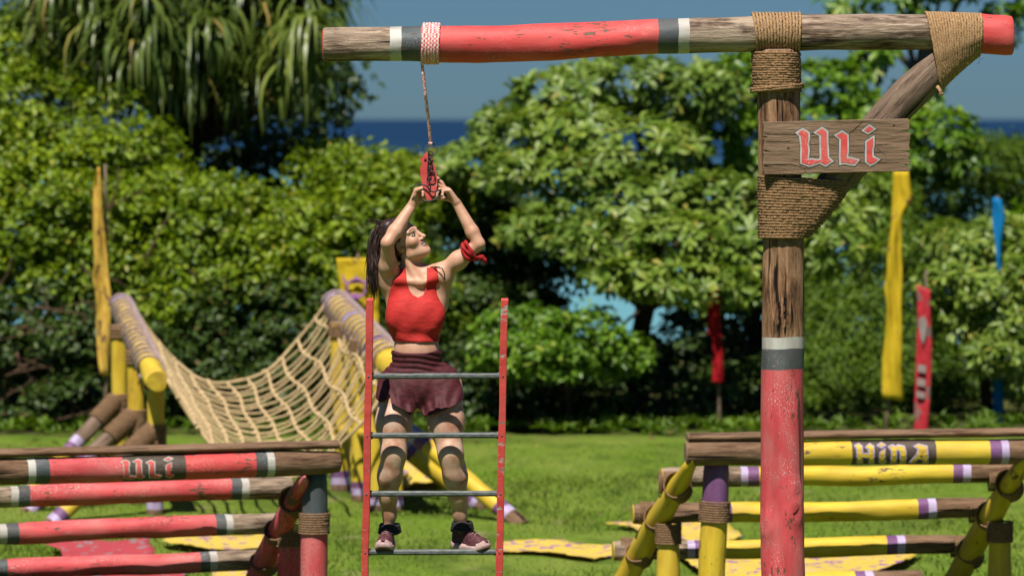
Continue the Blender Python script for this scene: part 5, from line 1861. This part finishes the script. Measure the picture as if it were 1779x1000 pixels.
    # head
    for V_ in (B,):
        V_.ell(H(-0.018, 0.030, 0), (0.098, 0.088, 0.074), 0.02, M=HM)
        V_.ell(H(0.028, -0.035, 0), (0.058, 0.078, 0.058), 0.03, M=HM)
        V_.ell(H(0.052, -0.083, 0), (0.036, 0.026, 0.034), 0.03, M=HM)          # jaw
        V_.ell(H(0.078, -0.100, 0), (0.016, 0.014, 0.016), 0.02, M=HM)          # chin
        for s_ in (-1, 1):
            V_.ell(H(0.058, -0.022, s_ * 0.040), (0.022, 0.020, 0.020), 0.025, M=HM)   # cheek
            V_.cone(H(0.02, -0.075, s_ * 0.045), H(0.062, -0.094, s_ * 0.018), 0.016, 0.014, 0.03)
            V_.cone(H(0.080, 0.028, s_ * 0.012), H(0.066, 0.030, s_ * 0.046), 0.009, 0.008, 0.015)  # brow
            V_.ell(H(0.086, 0.006, s_ * 0.031), (0.014, 0.010, 0.014), 0.008, 'sub', M=HM)
        V_.cone(H(0.082, 0.014, 0), H(0.102, -0.024, 0), 0.0085, 0.0100, 0.012)  # nose
        V_.ell(H(0.107, -0.028, 0), (0.0105, 0.0095, 0.0105), 0.006, M=HM)
        for s_ in (-1, 1): V_.ell(H(0.093, -0.033, s_ * 0.012), (0.0095, 0.007, 0.0075), 0.006, M=HM)
        # smiling mouth
        for k in range(7):
            a = (k - 3) / 3
            V_.cone(H(0.0915 - 0.016 * a * a, -0.0535 + 0.006 * a * a, a * 0.022), H(0.0915 - 0.016 * (a + 0.2) ** 2, -0.0535 + 0.006 * (a + .2) ** 2, min(1.1, a + 0.2) * 0.022), 0.0052, 0.0052, 0.006)
            V_.cone(H(0.0880 - 0.015 * a * a, -0.0760 + 0.014 * a * a, a * 0.022), H(0.0880 - 0.015 * (a + 0.2) ** 2, -0.0760 + 0.014 * (a + .2) ** 2, min(1.1, a + 0.2) * 0.022), 0.0060, 0.0060, 0.006)
        V_.ell(H(0.090, -0.0635, 0), (0.015, 0.0095, 0.025), 0.003, 'sub', M=HM)
        for s_ in (-1, 1):
            V_.ell(H(-0.004, -0.010, s_ * 0.073), (0.020, 0.031, 0.010), 0.008, M=HM)
            V_.ell(H(0.000, -0.008, s_ * 0.083), (0.011, 0.019, 0.008), 0.004, 'sub', M=HM)
    V, Q = B.mesh()
    body = mesh_from_arrays('body', V, Q, SKIN, root)
    me = body.data
    me.materials.append(LIP); me.materials.append(HAIRM)
    C = V[Q].mean(1) - hc
    lf, lu, ls_ = C @ f, C @ u, C @ sd
    mi = np.zeros(len(Q), np.int32)
    r_up = np.abs(lu + 0.0535 - 0.006 * (ls_ / 0.022) ** 2) < 0.0052
    r_dn = np.abs(lu + 0.0765 - 0.014 * (ls_ / 0.022) ** 2) < 0.0055
    near = (np.abs(C).max(1) < 0.16)
    mi[near & (r_up | r_dn) & (lf > 0.068) & (np.abs(ls_) < 0.026)] = 1
    brow = np.abs(lu - (0.031 + 0.004 * np.sin((np.abs(ls_) - 0.012) / 0.038 * 3.1))) < 0.0026
    mi[near & brow & (lf > 0.05) & (np.abs(ls_) > 0.012) & (np.abs(ls_) < 0.050)] = 2
    me.polygons.foreach_set('material_index', mi)

    # eyes and teeth
    EYEW = simple('eye_white', (0.46, 0.41, 0.37), None, 10, 0.3, bmp=0, spec=0.5)
    IRIS = simple('iris', (0.02, 0.012, 0.008), None, 10, 0.2, bmp=0, spec=0.6)
    LASH = HAIRM
    HMt = Matrix([list(f), list(u), list(sd)]).transposed()
    for s_ in (-1, 1):
        mb = MB(); mb.ball(H(0.0755, 0.0055, s_ * 0.030), (0.0108, 0.0080, 0.0120), HMt, 14, 10)
        e = mb.build('eye', EYEW, root)
        mb = MB(); mb.ball(H(0.0830, 0.0075, s_ * 0.0315), (0.0042, 0.0062, 0.0064), HMt, 12, 8); mb.build('iris', IRIS, e)
        mb = MB(); mb.tube([H(0.0835 - 0.010 * abs(t) ** 1.5, 0.0135 - 0.008 * t * t, s_ * (0.0315 + 0.0155 * t)) for t in np.linspace(-1, 1.15, 9)], 0.0014, 5); mb.build('eyelashes', LASH, e)
    mb = MB()
    for k in range(9):
        a = (k - 4) / 4
        mb.ball(H(0.0885 - 0.015 * a * a, -0.0618 + 0.006 * a * a, a * 0.023), (0.0042, 0.0078, 0.0046), HMt, 8, 6)
    mb.build('teeth', simple('teeth', (0.95, 0.93, 0.88), None, 10, 0.3, bmp=0, spec=0.5), root)

    # ---- clothes from the torso volume
    X = (np.arange(T.n[0]) * T.h + T.lo[0])[:, None]; Z = (np.arange(T.n[2]) * T.h + T.lo[2])[None, :]
    wp = lambda pts: [(W(x, y, 0.2)[0], W(x, y, 0.2)[2]) for x, y in pts]
    top = T.copy()
    ptop = wp([(664,592),(663,560),(658,543),(664,528),(673,512),(680,494),(683,466),(705,466),(708,490),(712,503),(718,511),(727,515),(736,511),(740,499),(742,484),(742,464),(760,464),(763,485),(770,506),(780,530),(783,548),(776,572),(775,592)])
    Xg, Zg = np.broadcast_arrays(X, Z)
    pd = poly_sd(ptop, Xg, Zg).astype(np.float32)
    wr = (0.0022 * np.sin((Zg * 90 + Xg * 14)) * np.clip((W(0, 560, .2)[2] - Zg) / 0.08, 0, 1) + 0.0012 * np.sin(Zg * 41 - Xg * 55)).astype(np.float32)
    inf = (0.0065 + wr)[:, None, :]
    top.a = np.maximum(top.a - inf, pd[:, None, :])
    V, Q = top.mesh()
    mesh_from_arrays('crop_top', V, Q, TOPM, root)

    sh = T.copy()
    psh = wp([(672,606),(700,611),(740,611),(771,605),(776,616),(788,632),(797,652),(802,670),(806,690),(797,696),(783,704),(762,712),(748,717),(737,719),(731,709),(726,705),(721,708),(718,713),(714,717),(704,708),(690,702),(681,696),(678,680),(672,692),(662,696),(653,690),(655,668),(660,648),(666,628)])
    pd = poly_sd(psh, Xg, Zg).astype(np.float32)
    z0 = W(0, 612, .2)[2]; z1 = W(0, 715, .2)[2]
    tt = np.clip((z0 - Zg) / (z0 - z1), 0, 1)
    Yg = (np.arange(T.n[1]) * T.h + T.lo[1])[None, :, None]
    band = (1 - np.clip((tt - 0.36) / 0.05, 0, 1))
    fold = (0.0035 * np.sin(Xg * 118 + 3.0 * np.sin(Zg * 17 + Xg * 9)) + 0.0030 * np.sin(Xg * 61 - Zg * 33)) * np.clip((tt - 0.42) / 0.4, 0, 1) + 0.0018 * band * np.sin(Zg * 230 + Xg * 24 + np.sin(Xg * 30))
    off = (0.010 + 0.004 * band + 0.022 * np.clip((tt - 0.38) / 0.62, 0, 1) ** 1.2 + fold).astype(np.float32)
    sh.a = np.maximum(sh.a - off[:, None, :] - (0.004 * np.sin(Yg * 95 + 1) * 0.5).astype(np.float32) * np.clip((tt - 0.4) / 0.4, 0, 1).astype(np.float32)[:, None, :], pd[:, None, :])
    V, Q = sh.mesh()
    mesh_from_arrays('shorts', V, Q, SHORTM, root)

    # ---- hair: cap on the skull, pony tail, loose strands
    Hv = Vol(hc - 0.2, hc + 0.2, 0.004)
    Hv.ell(H(-0.024, 0.036, 0), (0.104, 0.096, 0.082), 0.02, M=HM)
    Hv.ell(H(-0.055, -0.03, 0), (0.055, 0.06, 0.066), 0.03, M=HM)
    Hv.cone(H(-0.07, 0.10, 0), W(668, 394, 0.2), 0.045, 0.03, 0.03)
    sl, (x, y, z) = Hv.grid(hc - 0.2, hc + 0.2)
    x, y, z = x - hc[0], y - hc[1], z - hc[2]
    lf = f[0] * x + f[1] * y + f[2] * z; lu = u[0] * x + u[1] * y + u[2] * z; lsd = sd[0] * x + sd[1] * y + sd[2] * z
    plane = (lf * 0.75 - lu * 0.66) + 0.004 + 0.006 * np.sin(lsd * 60)
    plane = np.maximum(plane, (lf - 0.062))
    Hv.a = np.maximum(Hv.a + 0.0015 * np.sin(lu * 300 + lsd * 120), plane[:Hv.n[0], :Hv.n[1], :Hv.n[2]]).astype(np.float32)
    V, Q = Hv.mesh()
    hair = mesh_from_arrays('hair', V, Q, HAIRM, root)
    mb = MB()
    for k in range(420):
        t = k / 420
        st = Vector(W(664 + rnd.gauss(0, 4), 396 + rnd.gauss(0, 4), 0.20 + rnd.gauss(0, 0.012)))
        fan = rnd.gauss(0, 1)
        endx = 650 + fan * 5 + rnd.gauss(0, 2); endy = rnd.choice((505, 500, 490, 470, 508, 480)) + rnd.gauss(0, 8)
        m1 = Vector(W(651 + fan * 4, 394 + rnd.gauss(0, 5), 0.2 + rnd.gauss(0, 0.02)))
        m2 = Vector(W(649 + fan * 6 + rnd.gauss(0, 2), 440, 0.2 + rnd.gauss(0, 0.03)))
        e = Vector(W(endx, endy, 0.2 + rnd.gauss(0, 0.035)))
        pts = []
        for s in np.linspace(0, 1, 12):
            a = (1 - s) ** 3; b = 3 * s * (1 - s) ** 2; c_ = 3 * s * s * (1 - s); d_ = s ** 3
            pts.append(st * a + m1 * b + m2 * c_ + e * d_ + Vector((0.003 * math.sin(s * 9 + k), 0, 0)))
        mb.tube(pts, [0.0026, 0.003] + [0.0027] * 5 + [0.0024, 0.002, 0.0016, 0.0012, 0.0005], 4)
    for k in range(12):   # flyaway tufts
        st = Vector(W(664, 394, 0.2)); e = st + Vector((rnd.uniform(-0.10, -0.02), rnd.gauss(0, 0.02), rnd.uniform(-0.01, 0.045)))
        mb.tube([st.lerp(e, s) + Vector((0, 0, 0.018 * math.sin(s * 3.1))) for s in np.linspace(0, 1, 7)], [0.003, 0.003, 0.0026, 0.002, 0.0016, 0.001, 0.0005], 4)
    mb.build('ponytail', HAIRM, hair)
    mb = MB()
    for k in range(5):
        st = Vector(H(0.015 + rnd.gauss(0, .01), -0.02 + rnd.gauss(0, .012), 0.076)); e = st + Vector(u * rnd.uniform(-0.035, -0.01) + f * rnd.uniform(0.0, 0.03) + sd * 0.002)
        mb.tube([st, st.lerp(e, 0.5) + Vector(sd * 0.003), e], [0.0014, 0.0011, 0.0004], 4)
    mb.build('sideburn', HAIRM, hair)

    # ---- twisted bandana on her left upper arm
    a0 = Vector(mid(Rs, Re, 0.76)); ax = Vector(Re - Rs).normalized()
    p1 = ax.orthogonal().normalized(); p2 = ax.cross(p1)
    ARM = cloth_mat('bandana_cloth', (0.55, 0.03, 0.035), (0.06, 0.055, 0.04), (0.62, 0.10, 0.08), 42, 0.60)
    mb = MB()
    for j in range(3):
        pts = []; rs = []
        for k in range(40):
            an = 2 * math.pi * k / 40
            pts.append(a0 + ax * (0.005 * math.sin(an * 2 + j * 2.1) + (j - 1) * 0.015) + (p1 * math.cos(an) + p2 * math.sin(an)) * (0.047 + 0.004 * math.sin(an * 3 + j * 2)))
            rs.append(0.013 + 0.003 * math.sin(an * 5 + j))
        mb.tube(pts, [q * 0.74 for q in rs], 8, True)
    k0 = a0 + Vector((0.055, -0.015, -0.03))
    mb.ball(k0, (0.02, 0.016, 0.016))
    mb.tube([k0, k0 + Vector((0.02, 0, -0.012)), k0 + Vector((0.028, 0, -0.03))], [0.012, 0.012, 0.005], 6)
    mb.build('armband', ARM, root)
    # thin dark cord over her left shoulder
    mb = MB()
    mb.tube([W(751, 467, .155), W(759, 464, .12), W(768, 466, .10), W(772, 474, .10), W(773, 486, .11)], 0.003, 5)
    mb.tube([W(748, 464, .16), W(756, 463, .125), W(764, 464, .105)], 0.0028, 5)
    mb.build('cord', MATS['black_cord'], root)

    # ---- shoes
    UPPER = simple('shoe_mesh', (0.055, 0.014, 0.020), (0.15, 0.05, 0.06), 70, 0.7, bmp=0.4, dist=0.003)
    SOLE = simple('shoe_sole', (0.42, 0.25, 0.23), (0.62, 0.45, 0.44), 24, 0.7, bmp=0.3)
    TRED = simple('shoe_tread', (0.10, 0.04, 0.045), (0.2, 0.1, 0.1), 60, 0.8)
    BLK = simple('black_gaiter', (0.010, 0.010, 0.011), (0.03, 0.03, 0.032), 60, 0.8)
    LACE = simple('shoe_lace', (0.30, 0.16, 0.17), (0.45, 0.3, 0.3), 60, 0.8)

    def shoe(heel, toe, ankle, tilt=0.0):
        heel, toe = Vector(heel), Vector(toe)
        fx = (toe - heel); L = fx.length; fx.normalize()
        lat = fx.cross(Vector((0, 0, 1))).normalized(); upv = lat.cross(fx)
        if tilt: upv = (upv + lat * tilt).normalized(); lat = fx.cross(upv)
        pt = lambda x, y, z: heel + fx * x * L + lat * y + upv * z
        hw = lambda x: np.interp(x, [0, .06, .2, .45, .7, .86, .96, 1.0], [.018, .030, .034, .033, .045, .043, .028, .010])
        xs = [0, .02, .06, .13, .25, .4, .55, .7, .82, .9, .96, .99, 1.0]
        # sole and midsole
        mb = MB(); vs = []; fs = []; ms = []
        prof = [(0.90, 0.0), (1.0, 0.006), (1.06, 0.014), (1.05, 0.024), (0.99, 0.031)]
        ring = []
        for x in xs: ring.append((x, hw(x)))
        outl = [(x, w) for x, w in ring] + [(x, -w) for x, w in ring[::-1]]
        n = len(outl)
        for (sc, z) in prof:
            for (x, w) in outl:
                rock = 0.016 * max(0, (x - 0.75) / 0.25) ** 2 + 0.006 * max(0, (0.12 - x) / 0.12)
                hz = z * (1.25 if x < 0.3 else 1.0)
                vs.append(pt(0.5 + (x - 0.5) * (1 + (sc - 1) * 0.5), w * sc, hz + rock))
        for i in range(len(prof) - 1):
            for k in range(n):
                fs.append((i * n + k, i * n + (k + 1) % n, (i + 1) * n + (k + 1) % n, (i + 1) * n + k)); ms.append(0 if i == 0 else 1)
        fs.append(tuple(range(n))[::-1]); ms.append(0)
        fs.append(tuple((len(prof) - 1) * n + k for k in range(n))); ms.append(1)
        mb.add(vs, fs, ms)
        up = thing_part = None
        # upper: arched cross sections
        mu = MB(); vs = []; fs = []
        ht = lambda x: np.interp(x, [0, .05, .15, .3, .42, .55, .7, .82, .92, 1.0], [.075, .088, .092, .092, .088, .078, .058, .048, .038, .012])
        na = 13
        for x in xs:
            w = hw(x) * 0.97; h = ht(x); rock = 0.016 * max(0, (x - 0.75) / 0.25) ** 2
            for k in range(na):
                a = math.pi * k / (na - 1)
                cw = math.cos(a)
                yy = math.copysign(abs(cw) ** 0.75, cw) * w * (1 - 0.25 * math.sin(a) * (1 if x < 0.5 else 0.3))
                vs.append(pt(0.985 * x + 0.006, yy, 0.026 + rock + (h - 0.0) * math.sin(a) ** 0.8))
        for i in range(len(xs) - 1):
            for k in range(na - 1):
                fs.append((i * na + k, i * na + k + 1, (i + 1) * na + k + 1, (i + 1) * na + k))
        fs.append(tuple(range(na))); fs.append(tuple((len(xs) - 1) * na + k for k in range(na))[::-1])
        mu.add(vs, fs)
        sh = mu.build('shoe', UPPER, root)
        mb.build('sole', [TRED, SOLE], sh)
        # toe guard, laces, gaiter
        mt = MB(); vs = []; fs = []
        for x in (.84, .90, .95, .985, 1.0):
            w = hw(x) * 1.03; rock = 0.016 * max(0, (x - 0.75) / 0.25) ** 2
            for k in range(9):
                a = math.pi * k / 8
                vs.append(pt(x * 0.99 + 0.012, math.cos(a) * w, 0.026 + rock + (0.026 if x < .98 else .012) * math.sin(a) ** 0.6))
        for i in range(4):
            for k in range(8): fs.append((i * 9 + k, i * 9 + k + 1, (i + 1) * 9 + k + 1, (i + 1) * 9 + k))
        mt.add(vs, fs); mt.build('toe_guard', SOLE, sh)
        ml = MB()
        for x in (.44, .50, .56, .62, .68):
            h = ht(x) + 0.027
            ml.tube([pt(x, -0.020, h - 0.010), pt(x + 0.012, 0, h + 0.003), pt(x, 0.020, h - 0.010)], 0.0026, 5)
        ml.build('laces', LACE, sh)
        mg = MB()
        an = Vector(ankle)
        for j in range(3):
            pts = [an + Vector((math.cos(a) * (0.043 + 0.003 * j), math.sin(a) * (0.046 + 0.003 * j), -0.014 * j + 0.004 * math.sin(3 * a + j))) for a in np.linspace(0, 6.283, 24, endpoint=False)]
            mg.tube(pts, 0.012, 7, True)
        mg.build('ankle_cuff', BLK, sh)

    shoe(W(677, 954, .235), W(665, 957.5, -.005), W(677, 913, .165))
    shoe(W(789, 953, .225), W(847, 959, .04), W(803, 909, .165), 0.04)


person()


# scales every base colour down evenly, so shade falls deeper against the sun
def darken_colours(k=0.68):
    for m in bpy.data.materials:
        if not m.use_nodes: continue
        nt = m.node_tree
        for n in list(nt.nodes):
            key = {'BSDF_PRINCIPLED': 'Base Color', 'BSDF_TRANSLUCENT': 'Color'}.get(n.type)
            if not key or not n.inputs[key].is_linked: continue
            src = n.inputs[key].links[0].from_socket
            nt.links.new(mix(nt, 1.0, src, (k, k, k), 'MULTIPLY'), n.inputs[key])


darken_colours()
